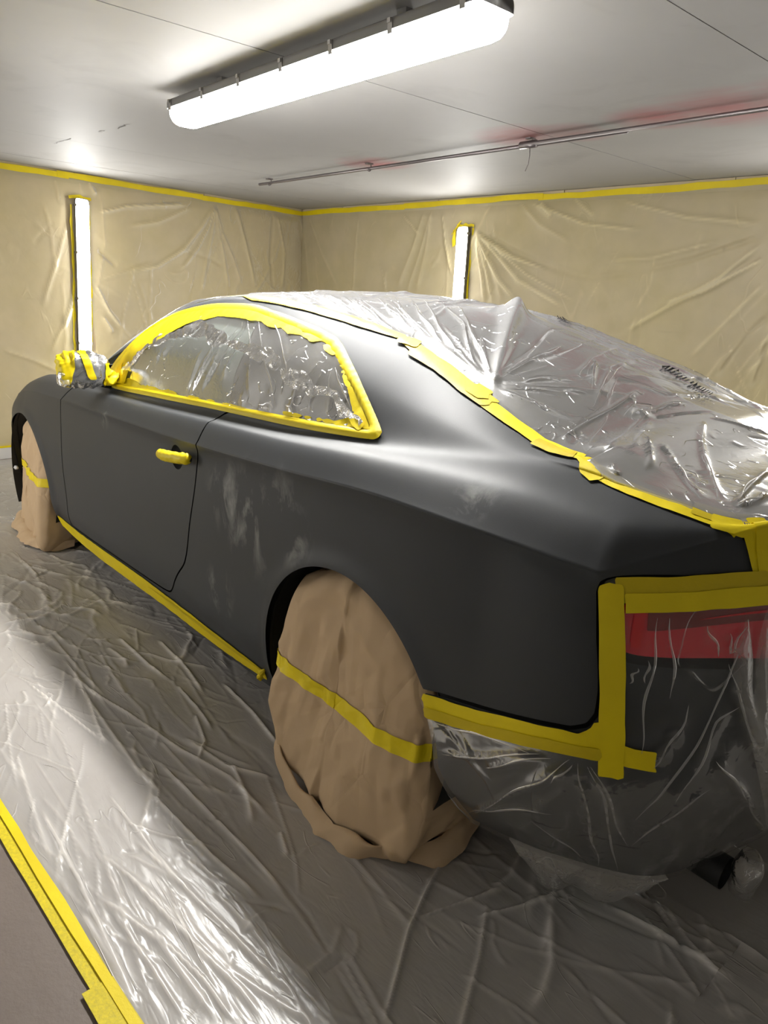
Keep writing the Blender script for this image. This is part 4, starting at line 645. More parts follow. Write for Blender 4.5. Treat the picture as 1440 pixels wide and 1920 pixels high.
# ---------------------------------------------------------------- ceiling pipe
pipe = tagit(empty('ceiling_pipe', (1.35, -1.30, H-.03)), 'thin steel pipe clipped along the ceiling near the right wall', 'pipe')
zp = H-.032
def pl(x): return -1.228-.035*(3.85-x)/3.7
V, F = tube([(3.86, pl(3.86), zp), (2.5, pl(2.5), zp), (.72, pl(.72), zp)], .0095, 10); mesh('pipe_length', V, F, M['steel'], pipe)
V, F = tube([(1.30, pl(1.36)+.022, zp+.002), (0, pl(0)+.022, zp+.002), (-2.6, pl(-2.6)+.022, zp+.002)], .0095, 10); mesh('pipe_length', V, F, M['steel'], pipe)
V, F = tube([(1.33, pl(1.40)+.011, zp+.001), (1.23, pl(1.3)+.011, zp+.001)], .019, 12); mesh('pipe_coupling', V, F, M['steel'], pipe)
for x in (3.72, 2.56, 1.27, -.4):
    y = pl(x)+(.012 if x < 1.4 else 0)
    th = np.linspace(-.2, math.pi+.2, 14)
    V, F = tube([(x, y+.016*math.cos(t), zp-.016*math.sin(t)) for t in th]+[(x, y-.016, zp+.02), (x, y-.016, H-.004)], .0035, 6); mesh('pipe_clamp', V, F, M['steel'], pipe)
    V, F = [], []; box(V, F, (x, y, H-.004), (.016, .022, .004)); mesh('clamp_plate', V, F, M['steel'], pipe, False)
V, F = tube([(1.27, pl(1.33)+.01, zp-.016), (1.265, pl(1.33)+.012, zp-.05), (1.27, pl(1.33)+.010, zp-.09), (1.285, pl(1.33)+.012, zp-.125)], .0022, 6); mesh('loose_wire', V, F, M['steel'], pipe)

# ---------------------------------------------------------------- wall and floor films
def wall_film(name, label, e, n, L, lines, holes, seed):
    nu, nz = int(L/.014), int(2.04/.014)
    U, Zz = np.meshgrid(np.linspace(.012, L-.05, nu), np.linspace(.105, 2.135, nz), indexing='ij'); U = U.ravel(); Zz = Zz.ravel()
    Q = np.stack([U, Zz], 1)
    r = np.random.default_rng(seed)
    d0 = folds(Q, lines, .012, .013, seed, .5); d = d0.copy()
    drape = random_lines(int(L*9), (0, .3), (L, 2.1), -math.pi/2, .35, .3, 1.1, seed+1, .15)
    d1 = folds(Q, drape, .010, .005, seed+2, .6); d += d1
    side = random_lines(int(L*4), (0, .3), (L, 2.1), 0.3, .6, .2, .7, seed+3, .2)
    d += folds(Q, side, .016, .004, seed+4, .6)
    d += .010*vnoise(Q, 1.3, seed)+.005*vnoise(Q, 4, seed+5)
    d = np.maximum(d+.026, .013)
    top = np.clip((2.135-Zz)/.10, 0, 1); d = .016+(d-.016)*(top*top*(3-2*top)*.9+.1)
    P = np.concatenate([wpt(e, n, U, Zz, d), (np.clip(d0/.013+d1/.010, 0, 1.2)**2)[:, None]], 1)
    F = gridfaces(nu, nz)
    if holes:
        f = np.full(len(Q), 1e9)
        for (u0, u1, z0, z1) in holes:
            wob = .010*vnoise(Q, 9, seed+8)
            dx = np.maximum(u0-Q[:, 0], Q[:, 0]-u1)+wob; dz = np.maximum(z0-Q[:, 1], Q[:, 1]-z1)
            f = np.minimum(f, np.maximum(dx, dz))
        P, F = clip(P, F, f)
    o = mesh(name, P, F, M['film_wall']); return tagit(o, label, 'plastic film')
uF = float((np.array([4.886, -.229])-C1)@EF)+.062; uR = float((np.array([3.022, -2.711])-C1)@ER)
wall_film('wall_film', 'dusty wrinkled plastic film hung over the front wall', EF, NF, LF, DATA['r_wallF'], [(uF-.085, uF+.085, .46, 2.0)], 21)
wall_film('wall_film', 'dusty wrinkled plastic film hung over the right wall behind the car', ER, NR, LR, DATA['r_wallR'], [(uR-.072, uR+.072, .42, 1.965), (5.03, 5.17, .42, 1.965)], 41)
def strip3(path, wdir, wd, t=.0025, seed=0, wob=.003):
    """a tape strip along a path; wdir: width direction, thin slab lifted along cross(dir, wdir)"""
    path = np.asarray(path, float); r = np.random.default_rng(seed); wdir = np.asarray(wdir, float)
    tan = np.gradient(path, axis=0); tan /= np.linalg.norm(tan, axis=1)[:, None]
    nrm = np.cross(tan, wdir); nrm /= np.linalg.norm(nrm, axis=1)[:, None]
    V, F = [], []
    for i, p in enumerate(path):
        a = wd/2+r.normal(0, wob); b = wd/2+r.normal(0, wob)
        V += [p-wdir*a, p+wdir*b, p+wdir*b+nrm[i]*t, p-wdir*a+nrm[i]*t]
    for i in range(len(path)-1):
        k = 4*i
        for j in range(4): F.append((k+j, k+(j+1) % 4, k+4+(j+1) % 4, k+4+j))
    F.append((3, 2, 1, 0)); k = 4*(len(path)-1); F.append((k, k+1, k+2, k+3))
    return V, F
def tape_thing(label, loc, group=None):
    return tagit(empty('masking_tape', loc), label, 'tape', group)
# tape along the top of the wall films
def top_tape(label, e, n, L, pieces, seed):
    root = tape_thing(label, wpt(e, n, L/2, 2.14, .02)[0])
    r = np.random.default_rng(seed)
    for i, (a, b, dz) in enumerate(pieces):
        us = np.arange(a, b+.01, .12); zz = 2.142+dz+.003*np.sin(us*3.1)+r.normal(0, .0015, len(us))
        path = wpt(e, n, us, zz, .022+.003*(i % 2)-.0)
        V, F = strip3(path, (0, 0, 1), .042, -.002 if np.cross(np.append(e, 0), (0, 0, 1)) @ np.append(n, 0) < 0 else .002, seed+i, .0022)
        mesh('tape_strip', V, F, M['tape'], root, False)
    V, F = [], []
    path = wpt(e, n, np.arange(.03, L-.05, .2), np.arange(.03, L-.05, .2)*0+2.112, .020)
    V, F = strip3(path, (0, 0, 1), .03, .0015, seed+9, .003); mesh('tape_strip', V, F, M['film_wall'], root, False)
top_tape('yellow masking tape along the top of the front wall', EF, NF, LF, [(.02, 1.3, -.004), (1.22, 2.55, .004), (2.45, 3.4, -.002), (3.35, 5.6, .002)], 5)
top_tape('yellow masking tape along the top of the right wall', ER, NR, LR, [(.02, 1.5, -.002), (1.45, 2.9, .002), (2.85, 4.6, -.003), (4.4, 6.2, .003), (6.1, 8.0, 0)], 15)
root = tape_thing('yellow masking tape along the bottom of the front wall, above the white skirting', wpt(EF, NF, 2.8, .1, .02)[0])
V, F = strip3(wpt(EF, NF, np.arange(.05, 5.5, .15), np.arange(.05, 5.5, .15)*0+.104, .018), (0, 0, 1), .030, .002, 3, .002)
mesh('tape_strip', V, F, M['tape'], root, False)
# tape round the two wall lamps
def lamp_tape(label, e, n, u, ztop, seed, tilt=0.):
    root = tape_thing(label, wpt(e, n, u, ztop, .03)[0]); r = np.random.default_rng(seed)
    for sg in (-1, 1):
        zz = np.arange(.5, ztop+.01, .06)
        path = wpt(e, n, u+tilt*(ztop-.75-zz)+sg*(.072+.006*np.sin(zz*7+sg)), zz, .032)
        V, F = strip3(path, (e[0], e[1], 0), .016, .002, seed+sg, .004); mesh('tape_strip', V, F, M['tape'], root, False)
    us = u-tilt*.75+np.linspace(-.09, .09, 7)
    path = wpt(e, n, us, ztop+.012+.006*np.cos((us-u+tilt*.75)*20), .034)
    V, F = strip3(path, (0, 0, 1), .022, .002, seed+5, .004); mesh('tape_strip', V, F, M['tape'], root, False)
    return root
lamp_tape('yellow tape edging the film around the front wall light', EF, NF, uF, 1.985, 61, .05)
rt = lamp_tape('yellow tape edging the film around the right wall light', ER, NR, uR, 1.945, 71)
for a, b, wd in (((uR-.055, 1.99), (uR-.125, 1.90), .045), ((uR-.115, 1.93), (uR-.105, 1.80), .035)):
    us = np.linspace(a[0], b[0], 5); zs = np.linspace(a[1], b[1], 5)
    V, F = strip3(wpt(ER, NR, us, zs, .040), np.append(ER*.8, .55)/np.linalg.norm(np.append(ER*.8, .55)), wd, .002, 9, .005); mesh('tape_strip', V, F, M['tape'], rt, False)

def ty(x): return 1.661+.040*(x-.48)          # the tape line on the floor
# floor film, from the tape line under the whole car to the walls
def floor_film():
    def block(x0, x1, y0, y1, st):
        nx, ny = int((x1-x0)/st)+1, int((y1-y0)/st)+1
        X, Y = np.meshgrid(np.linspace(x0, x1, nx), np.linspace(y0, y1, ny), indexing='ij')
        return np.stack([X.ravel(), Y.ravel()], 1), gridfaces(nx, ny)
    Q, F = block(-.95, 1.35, .50, 1.72, .0046)
    def disp(Q):
        d = folds(Q, DATA['r_floor'], .0055, .0065, 2, .5)
        near = random_lines(320, (-1.2, .3), (2.6, 1.64), math.pi, .22, .15, .7, 31, .12); d = d+folds(Q, near, .0048, .0026, 32, .6)
        far = random_lines(230, (1.0, .2), (4.8, 1.64), math.pi, .8, .08, .4, 33, .4); d += folds(Q, far, .0075, .0045, 34, .6)
        short = random_lines(140, (-1.2, .4), (2.5, 1.6), math.pi, 1.1, .04, .16, 35, .5); d += folds(Q, short, .0048, .0022, 36, .6)
        low = random_lines(60, (-1.2, -.6), (.2, .9), 2.6, .35, .2, .8, 37, .2); d += folds(Q, low, .008, .007, 38, .6)
        cr = np.clip(d/.0060, 0, 1.2)**2
        d += .0022*vnoise(Q, 4, 3)+.0006*vnoise(Q, 14, 4)
        edge = np.clip((ty(Q[:, 0])-Q[:, 1])/.06, 0, 1)
        return np.stack([np.maximum(.0045+d, .002)*edge+.0015*(1-edge), cr*edge], 1)
    Vs = []; Fs = []
    def add(Q, F, cut=True):
        A = np.concatenate([Q, disp(Q)], 1)
        if cut: A, F = clip(A, F, ty(Q[:, 0])-Q[:, 1]); 
        else: F = F.tolist()
        b = sum(len(v) for v in Vs); Vs.append(A); Fs.extend([tuple(i+b for i in f) for f in F])
    add(Q, F); add(*block(1.35, 2.6, .50, 1.78, .0075)); add(*block(2.6, 4.72, .50, 1.86, .012)); add(*block(-2.9, -.95, .50, 1.70, .03))
    # coarser rest
    for (x0, x1, y0, y1, st) in ((-2.9, 4.72, -2.70, .50, .022),):
        q, f = block(x0, x1, y0, y1, st)
        dd = .004+folds(q, random_lines(160, (x0, y0), (x1, y1), math.pi, .5, .2, .9, 51, .2), .016, .010, 52, .6)
        dd = np.maximum(dd+.003*vnoise(q, 4, 6), .002)
        b = sum(len(v) for v in Vs); Fs.extend((f+b).tolist()); Vs.append(np.concatenate([q, dd[:, None], np.zeros((len(q), 1))], 1))
    o = mesh('floor_film', np.concatenate(Vs), Fs, M['film_floor'])
    tagit(o, 'wrinkled clear plastic film spread over the floor under the car', 'plastic film')
floor_film()
root = tape_thing('yellow masking tape sealing the floor film edge on the bare concrete', (0, 1.655, 0))
xs = np.arange(-.19, 4.70, .1)
V, F = strip3([(x, ty(x)+.002*math.sin(x*2.3), .004) for x in xs], (0, 1, 0), .044, .0022, 4, .001); mesh('tape_strip', V, F, M['tape_floor'], root, False)
xs = np.arange(-2.8, 4.70, .1)
V, F = strip3([(x, ty(x)-.012+.002*math.sin(x*1.9+1), .0085) for x in xs], (0, 1, 0), .020, .0022, 5, .0015); mesh('tape_strip', V, F, M['tape'], root, False)
xs = np.arange(-2.8, -.08, .08)
V, F = strip3([(x, ty(x)+.006, .0062) for x in xs], (0, 1, 0), .064, .0022, 6, .001); mesh('tape_strip', V, F, M['tape_floor'], root, False)

# ---------------------------------------------------------------- the car
GS = np.linspace(-1.5, 3.9, 676)
GV = np.concatenate([np.arange(0, 7, .04), np.linspace(7, 8, 41)])
S_, V_, F_ = svgrid(GS, GV)
P_ = body(S_, V_)
def grid_normals(P, n, m):
    G = P.reshape(n, m, 3); a = np.gradient(G, axis=0); b = np.gradient(G, axis=1)
    N = np.cross(a, b); l = np.linalg.norm(N, axis=2, keepdims=True); N = N/np.maximum(l, 1e-12)
    return N.reshape(-1, 3)
N_ = grid_normals(P_, len(GS), len(GV))
if N_[(np.abs(S_-1.2) < .01) & (np.abs(V_-3) < .1)][:, 1].mean() < 0: N_ = -N_
X_, Y_, Z_ = P_[:, 0], P_[:, 1], P_[:, 2]
XZ_ = P_[:, [0, 2]]; SV_ = np.stack([S_, V_*.15], 1)
WIN_OUT = smooth_poly(DATA['win_out'], 4); WIN_MID = smooth_poly(DATA['win_mid'], 4); WIN_IN = smooth_poly(DATA['win_in'], 4)
up = V_ > 5.3
def sdx(poly): 
    f = np.full(len(P_), -1.); f[up] = sdpoly(XZ_[up], poly); return f
f_winout, f_winmid, f_winin = sdx(WIN_OUT), sdx(WIN_MID), sdx(WIN_IN)
DOOR = [(.792, 1.01), (.788, .95), (.782, .865), (.80, .78), (.818, .70), (.85, .59), (.884, .475), (.92, .41), (.968, .364), (1.005, .32), (1.03, .283), (1.06, .256), (1.10, .245), (1.2, .238), (1.6, .228), (2.10, .218), (2.160, .226), (2.168, .26), (2.160, .36), (2.158, .52), (2.150, .65), (2.145, .76), (2.13, .83), (2.085, .886), (2.02, .925), (1.93, .948), (1.80, .962), (1.76, 1.01)]
DOOR = smooth_poly(DOOR, 4); f_door = sdpoly(XZ_, DOOR); f_door[V_ > 6.6] = -1
def f_arch_at(P):
    f = np.full(len(P), 1e9)
    for k, xc in enumerate(WHEELS_X):
        dx = P[:, 0]-xc; dz = P[:, 2]-ARCH_Z
        lowR = ARCH_R+np.where(dx < 0, (.42 if k == 0 else .0), .06)*np.maximum(-dz, 0)
        d = np.where(dz >= 0, np.hypot(dx, dz)-ARCH_R, np.abs(dx)-lowR)
        f = np.minimum(f, np.where(np.abs(P[:, 1]) > .45, d, 1e9))
    return f
f_arch = f_arch_at(P_)
BUMP = [(a, b*.15) for a, b in DATA['bumper_edge']]+[(-.86, 3.98*.15), (-1.6, 3.98*.15), (-1.6, -.2), (-.15, -.2), (-.25, 2.36*.15)]
f_bump = sdpoly(SV_, BUMP)
TRUNK = [(-.824, 4.0*.15), (-.826, 4.6*.15), (-.822, 5.3*.15), (-.79, 5.93*.15), (-.70, 6.0*.15), (-.6, 6.0*.15), (-.50, 6.25*.15), (-.455, 7.0*.15), (-.455, 9*.15), (-1.7, 9*.15), (-1.7, 3.99*.15)]
f_trunk = sdpoly(SV_, TRUNK)
dq = sorted([(z, x) for x, z in DOOR if x > 1.9 and .255 < z < .952]); fz = [.12, .226]+[z for z, x in dq]+[1.2]; fx = [2.19, 2.174]+[x for z, x in dq]+[1.5]
f_fend = X_-np.interp(Z_, fz, fx)
f_fend = np.where(V_ < 6.6, f_fend, -1)
gap = .0034
car = tagit(empty('car', (1.3, 0, 0)), 'dark grey primed two-door coupe masked with film and yellow tape for respraying', 'car')
def panel(name, f, mat, off=0., parent=None, both=True):
    V, F = clip(P_+N_*off, F_, f)
    o = mesh(name, V, F, mat, parent or car)
    if both:
        W = V*np.array([1, -1, 1]); mesh(name, W, [tuple(reversed(t)) for t in F], mat, car)
    return o
v_lim = np.where(S_ > -.47, 7.0, 6.0)
hood_cut = np.where(V_ > 6.0, 2.06-S_, 1.)          # above the shoulder line the hood starts here
quarter = panel('quarter_panel', np.minimum.reduce([-f_bump-gap, -f_trunk-gap, -f_winout+.004, -f_door-gap, f_arch, -f_fend-gap, (7.004-V_)*.3, hood_cut*.3]), M['primer'])
# the door, with a round hand recess behind the handle
HC = np.array([.944, .798]); HR = .043
f_rec = np.where(V_ < 6, np.hypot(XZ_[:, 0]-HC[0], (XZ_[:, 1]-HC[1]))-HR, 1.)
f_dr = np.minimum.reduce([f_door-gap, -f_winout+.004, f_rec])
V, F = clip(P_, F_, f_dr); door = mesh('door', V, F, M['primer'], car)
V, F = clip(P_, F_, np.minimum(f_door-gap, -f_winout+.004)); mesh('door', V*np.array([1, -1, 1]), [tuple(reversed(t)) for t in F], M['primer'], car)
ys = float(Y_[(np.abs(X_-HC[0]) < .01) & (np.abs(Z_-HC[1]) < .01)].mean())
V = []; th = np.linspace(0, 2*math.pi, 40, endpoint=False)
for rr, dep in ((1.0, .0), (.97, .004), (.85, .018), (.6, .028), (.3, .032), (.05, .033)):
    V += [(HC[0]+HR*rr*math.cos(t), ys+.0005-dep, HC[1]+HR*rr*math.sin(t)) for t in th]
mesh('handle_recess', V, gridfaces(6, 40).tolist()+[(i*40+39, (i+1)*40+39, (i+1)*40, i*40) for i in range(5)], M['primer'], door)
panel('front_fender', np.minimum.reduce([f_fend-gap, -f_door-gap, f_arch, (6.0-V_)*.3-.0015, (3.05-S_)]), M['primer'])
panel('front_bumper', np.minimum.reduce([S_-3.055, (6.0-V_)*.3, f_arch]), M['primer'])
panel('hood', np.minimum.reduce([(V_-6.0)*.3-.0015, S_-2.065]), M['primer'])
def top_panel(name, s0, s1, v0, mat, off=0.):
    s = np.linspace(s0, s1, max(3, int(abs(s1-s0)/.03))); v = np.concatenate([np.linspace(v0, 8, 24)])
    SS, VV, FF = svgrid(s, v); PP = body(SS, VV); n = len(PP)
    # left and right halves share the centre line
    PR = PP*np.array([1, -1, 1])
    return mesh(name, np.concatenate([PP, PR]), np.concatenate([FF, FF[:, ::-1]+n]), mat, car)
top_panel('roof_panel', .205, 1.40, 7.004, M['primer'])
top_panel('windshield', 1.405, 2.06, 7.004, M['glass_screen'])
top_panel('rear_window', -.455, .197, 7.004, M['glass_screen'])
panel('trunk_lid', np.minimum(f_trunk-gap, -.46-S_), M['primer'])
panel('rear_bumper', np.minimum(f_bump-gap, f_arch), M['primer'])
# glass of the side windows, split at the door edge
PIL = sorted(DATA['pillar'], key=lambda p: p[1])
px_ = np.interp(Z_, [p[1] for p in PIL], [p[0] for p in PIL])
o = panel('door_glass', np.minimum(f_winout-.002, X_-px_-.003), M['glass_front'], -.004)
o = panel('quarter_glass', np.minimum(f_winout-.002, px_-X_-.003), M['glass_rear'], -.004)
# dark inner shell behind the shut lines and the floor pan
s = np.linspace(-1.5, 3.9, 150); SS, VV, FF = svgrid(s, np.linspace(0, 5.9, 40)); PP = body(SS, VV); NN = grid_normals(PP, 150, 40)
if NN[(np.abs(SS-1.2) < .03) & (np.abs(VV-3) < .2)][:, 1].mean() < 0: NN = -NN
V, F = clip(PP-NN*.03, FF, np.minimum(f_arch_at(PP)-.012, 1.))
V2 = np.concatenate([V, V*np.array([1, -1, 1])]); mesh('inner_shell', V2, list(F)+[tuple(i+len(V) for i in reversed(f)) for f in F], M['dark'], car)
s = np.linspace(-1.5, 3.9, 200); PA = body(s, np.zeros(200)+.05); PA[:, 1] = np.minimum(PA[:, 1], .58)
V = np.concatenate([PA+[0, 0, .012], PA*[1, -1, 1]+[0, 0, .012]]); mesh('underbody', V, [(i, i+1, 201+i, 200+i) for i in range(199)], M['dark'], car, False)
for (a, b) in ((.40, 2.36),):   # sills either side of the floor pan
    s = np.linspace(a, b, 60); PA = body(s, np.zeros(60)+.05); PB = PA.copy(); PB[:, 1] = .56
    for sg in (1, -1): mesh('sill_floor', np.concatenate([PA, PB])*[1, sg, 1]+[0, 0, .010], [(i, i+1, 61+i, 60+i) for i in range(59)], M['dark'], car, False)
# wheel-arch liners
for k, xc in enumerate(WHEELS_X):
    for sg in (1, -1):
        th = np.linspace(math.radians(-32), math.radians(212), 48); R = ARCH_R+.012
        V = [(xc+R*math.cos(t), sg*y, ARCH_Z+R*math.sin(t)) for y in (.895, .75, .56) for t in th]
        F = gridfaces(3, 48).tolist(); V += [(xc, sg*.56, ARCH_Z-.1)]
        F += [(96+i, 97+i, 144) for i in range(47)]
        o = mesh('wheel_arch_liner', V, F, M['black'], car)
        if k == 1 and sg == 1:
            for (dx, dz, yy, r, mt) in ((.30, .22, .80, .008, 'bolt_y'), (.26, .18, .74, .007, 'bolt_y'), (.345, .03, .76, .006, 'bolt_y'), (.350, .05, .74, .006, 'bolt_y')):
                V, F = tube([(xc+dx*.98, yy, ARCH_Z+dz), (xc+dx*.93, yy, ARCH_Z+dz*.95)], r, 8); mesh('liner_bolt', V, F, M[mt], o)
            V, F = tube([(xc+.362, .83, ARCH_Z-.01), (xc+.335, .83, ARCH_Z-.01)], [.017, .014], 6); mesh('liner_bolt', V, F, M['bolt_y'], o)
            V, F = tube([(xc+.362, .88, ARCH_Z-.005), (xc+.34, .88, ARCH_Z-.005)], [.014, .008], 6); mesh('liner_bolt', V, F, M['white'], o)
# wheels (hidden in their paper bags on this side)
def wheel(xc, sg):
    prof = [(.20, .0), (.22, .01), (.27, .005), (.287, .02), (.294, .05), (.294, .13), (.287, .155), (.27, .165), (.22, .16), (.20, .165)]
    th = np.linspace(0, 2*math.pi, 48, endpoint=False); V = []
    for r, y in prof: V += [(xc+r*math.cos(t), sg*(.69+y), .297+r*math.sin(t)) for t in th]
    m = len(prof); F = [(i*48+j, i*48+(j+1) % 48, (i+1)*48+(j+1) % 48, (i+1)*48+j) for i in range(m-1) for j in range(48)]
    o = mesh('wheel', V, F, M['rubber'], car)
    V, F = [], []
    for k in range(5):
        a = k*2*math.pi/5; d = np.array([math.cos(a), 0, math.sin(a)]); q = np.array([-math.sin(a), 0, math.cos(a)])
        box(V, F, np.array([xc, sg*.83, .327])+d*.11, (.10, .012, .022), np.stack([d, [0, 1, 0], q], 1))
    th = np.linspace(0, 2*math.pi, 24, endpoint=False); b = len(V); V += [np.array([xc+.05*math.cos(t), sg*.845, .327+.05*math.sin(t)]) for t in th]; F.append(tuple(range(b, b+24)))
    mesh('rim', V, F, M['alloy'], o, False)
for xc in WHEELS_X:
    for sg in (1, -1): wheel(xc, sg)
V, F = tube([(-.70, .52, .175), (-.80, .52, .172), (-.895, .52, .170)], .038, 20, False); mesh('exhaust_tip', V, F, M['black'], car)
V, F = tube([(-.70, -.52, .175), (-.895, -.52, .170)], .038, 20, False); mesh('exhaust_tip', V, F, M['black'], car)
# tail light
LP = [(a, b*.15) for a, b in DATA['light_poly']]
LP = [(-.700, 4.25*.15), (-.747, 4.08*.15), (-.821, 3.97*.15), (-.95, 3.94*.15), (-1.02, 3.92*.15), (-1.02, 3.36*.15), (-.917, 3.388*.15), (-.815, 3.41*.15), (-.745, 3.425*.15), (-.712, 3.445*.15), (-.693, 3.479*.15), (-.687, 3.83*.15)]
f_light = sdpoly(SV_, LP)
tl = panel('tail_light', f_light, M['red_lens'], .004)
V, F = clip(P_+N_*.003, F_, np.minimum(f_light+.012, -f_light)); mesh('light_gasket', V, F, M['black'], tl)
V, F = clip(P_+N_*.0055, F_, np.minimum.reduce([f_light-.006, (V_-3.66)*.15, -.715-S_, S_+1.0])); mesh('upper_lens', V, F, M['red_dark'], tl)
V, F = clip(P_+N_*.0065, F_, np.minimum.reduce([f_light-.008, .006-np.abs(S_+.704+(V_-3.5)*.010)])); mesh('light_strip', V, F, M['red_bright'], tl)
V, F = clip(P_+N_*.0075, F_, np.minimum.reduce([f_light-.004, .0028-np.abs(V_-3.74-(S_+.74)*.06)*.15, -.728-S_])); mesh('light_strip', V, F, M['red_bright'], tl)
V, F = clip(P_+N_*.0075, F_, np.minimum.reduce([f_light-.004, .0022-np.abs(V_-3.57)*.15, -.90-S_])); mesh('light_strip', V, F, M['red_bright'], tl)
V, F = clip(P_+N_*.007, F_, np.minimum.reduce([f_light-.004, .011-np.abs(V_-3.53)*.15, -.868-S_])); mesh('reversing_lens', V, F, M['lens_clear'], tl)
# door mirror: a rounded housing on a short stalk
def superell(c, r, n=40, m=24, p=.62, R=None):
    u = np.linspace(0, 2*math.pi, n, endpoint=False); w_ = np.linspace(-math.pi/2, math.pi/2, m)
    sp = lambda a: np.sign(a)*np.abs(a)**p
    V = np.array([(sp(math.cos(a))*sp(math.cos(b)), sp(math.sin(a))*sp(math.cos(b)), sp(math.sin(b))) for b in w_ for a in u])*np.array(r)
    if R is not None: V = V@R.T
    F = gridfaces(m, n).tolist()+[(i*n+n-1, (i+1)*n+n-1, (i+1)*n, i*n) for i in range(m-1)]
    return V+np.array(c), np.array(F)
MR = np.array(Matrix.Rotation(math.radians(-12), 3, 'Z'))
MC = np.array([1.70, .945, 1.016])
for sg in (1, -1):
    V, F = superell(MC, (.052, .090, .064), R=MR); V = V*[1, sg, 1]; mir = mesh('door_mirror', V, F, M['primer'], car)
    V, F = tube([(1.735, sg*.80, .955), (1.725, sg*.86, .965), (1.715, sg*.91, .98)], [.030, .024, .022], 14); mesh('mirror_stalk', V, F, M['black'], mir)
# door handle
def handle_path(t): return np.array([1.032-.232*t, ys+.022+.016*math.sin(math.pi*t), .799+.021*t])
V, F = tube([handle_path(t) for t in np.linspace(0, 1, 14)], [.008]+[.0135]*12+[.008], 14); V = handle_path(.5)+(V-handle_path(.5))*1.0
mesh('door_handle', V, F, M['primer'], door)

# ---------------------------------------------------------------- paper bags over the left wheels
def wheel_bag(label, xc, outline, yprof, rotz, seed, bandz, ysh=0.):
    """outline: (dx, z) polygon of the face; yprof: z -> y of the face"""
    root = tagit(empty('wheel_cover', (xc, .85, 0)), label, 'paper cover', 'paper bags taped over the wheels')
    ol = smooth_poly(outline, 20); n = len(ol); c = np.array([0., .30])
    rings = np.concatenate([np.linspace(.002, 1, 64), 1+np.linspace(.03, 1, 30)])
    m = len(rings); V = np.zeros((n, m, 3))
    yz = np.array(yprof)
    for j, q in enumerate(rings):
        k = min(q, 1.); e = max(q-1, 0.)
        xz = c+(ol-c)*(k*(1-.02*e))
        y = np.interp(xz[:, 1], yz[:, 0], yz[:, 1])+.016*(1-k**3)
        y = y-.035*np.clip((k-.86)/.14, 0, 1)**2
        xz = xz-(ol-c)*.0*e
        V[:, j, 0] = xz[:, 0]; V[:, j, 2] = np.maximum(xz[:, 1], .004); V[:, j, 1] = y-.23*e
    P = V.reshape(-1, 3); N = grid_normals(P, n, m)
    mid = N[(n//2)*m+20]
    if mid[1] < 0: N = -N
    wgt = np.clip(P[:, 2]/.03, .15, 1)
    loww = 1+.2*np.clip((.22-P[:, 2])/.2, 0, 1)
    Q2 = np.stack([P[:, 0]+.8*(.95-P[:, 1])*np.sign(P[:, 0]), P[:, 2]*.75+.3*P[:, 1]], 1)
    act = np.clip(.55+.9*vnoise(Q2, 6, seed+9), .12, 1.2)
    rq = lambda a: np.stack([Q2[:, 0]*math.cos(a)-Q2[:, 1]*math.sin(a), Q2[:, 0]*math.sin(a)+Q2[:, 1]*math.cos(a)], 1)
    d = .020*facet(rq(.4), 5.5, seed, .12)+act*(.015*facet(rq(1.3), 11, seed+3, .12)+.005*facet(rq(2.2), 26, seed+5, .1))
    z0_ = P[:, 2].copy(); x0_ = P[:, 0].copy()
    P = P+N*(d*wgt*loww)[:, None]
    P[:, 2] = np.maximum(P[:, 2], .003)
    F = gridfaces(n, m, True)
    R = np.array(Matrix.Rotation(rotz, 3, 'Z'))
    def place(A):
        A = np.asarray(A, float).copy(); piv = np.array([0, .80, 0]); A = (A-piv)@R.T+piv; A[:, 0] += xc; A[:, 1] += ysh; return A
    mesh('paper_bag', place(P), F, M['paper'], root)
    # the taped band
    zb = bandz(np.stack([x0_, x0_, z0_], 1))
    FV, FF = clip(P+N*.0035, F, np.minimum(.0215-np.abs(z0_-zb), np.where(np.tile(rings, n) > .55, 1., 1.)))
    mesh('tape_band', place(FV), FF, M['tape'], root)
    return root, place
outl = [(.0, .655), (.14, .635), (.255, .545), (.31, .43), (.322, .32), (.303, .20), (.245, .09), (.15, .02), (.0, .004), (-.18, .004), (-.31, .02), (-.345, .10), (-.345, .22), (-.338, .36), (-.30, .49), (-.22, .585), (-.12, .64)]
rb, rplace = wheel_bag('brown paper bag with a yellow band taped over the rear left wheel', 0.0, outl, [(0, .985), (.06, .985), (.16, .955), (.32, .925), (.5, .905), (.66, .885)], 0., 5, lambda P: .318+.0*P[:, 0])
outf = [(.0, .655), (.14, .635), (.25, .545), (.30, .43), (.315, .32), (.31, .20), (.29, .09), (.27, .02), (.0, .004), (-.22, .004), (-.33, .03), (-.345, .12), (-.345, .22), (-.338, .36), (-.30, .49), (-.22, .585), (-.12, .64)]
fb, fplace = wheel_bag('brown paper bag with a yellow band taped over the front left wheel', 2.751, outf, [(0, .96), (.1, .945), (.32, .915), (.66, .89)], math.radians(-8), 17, lambda P: .365-.02*P[:, 0], -.02)
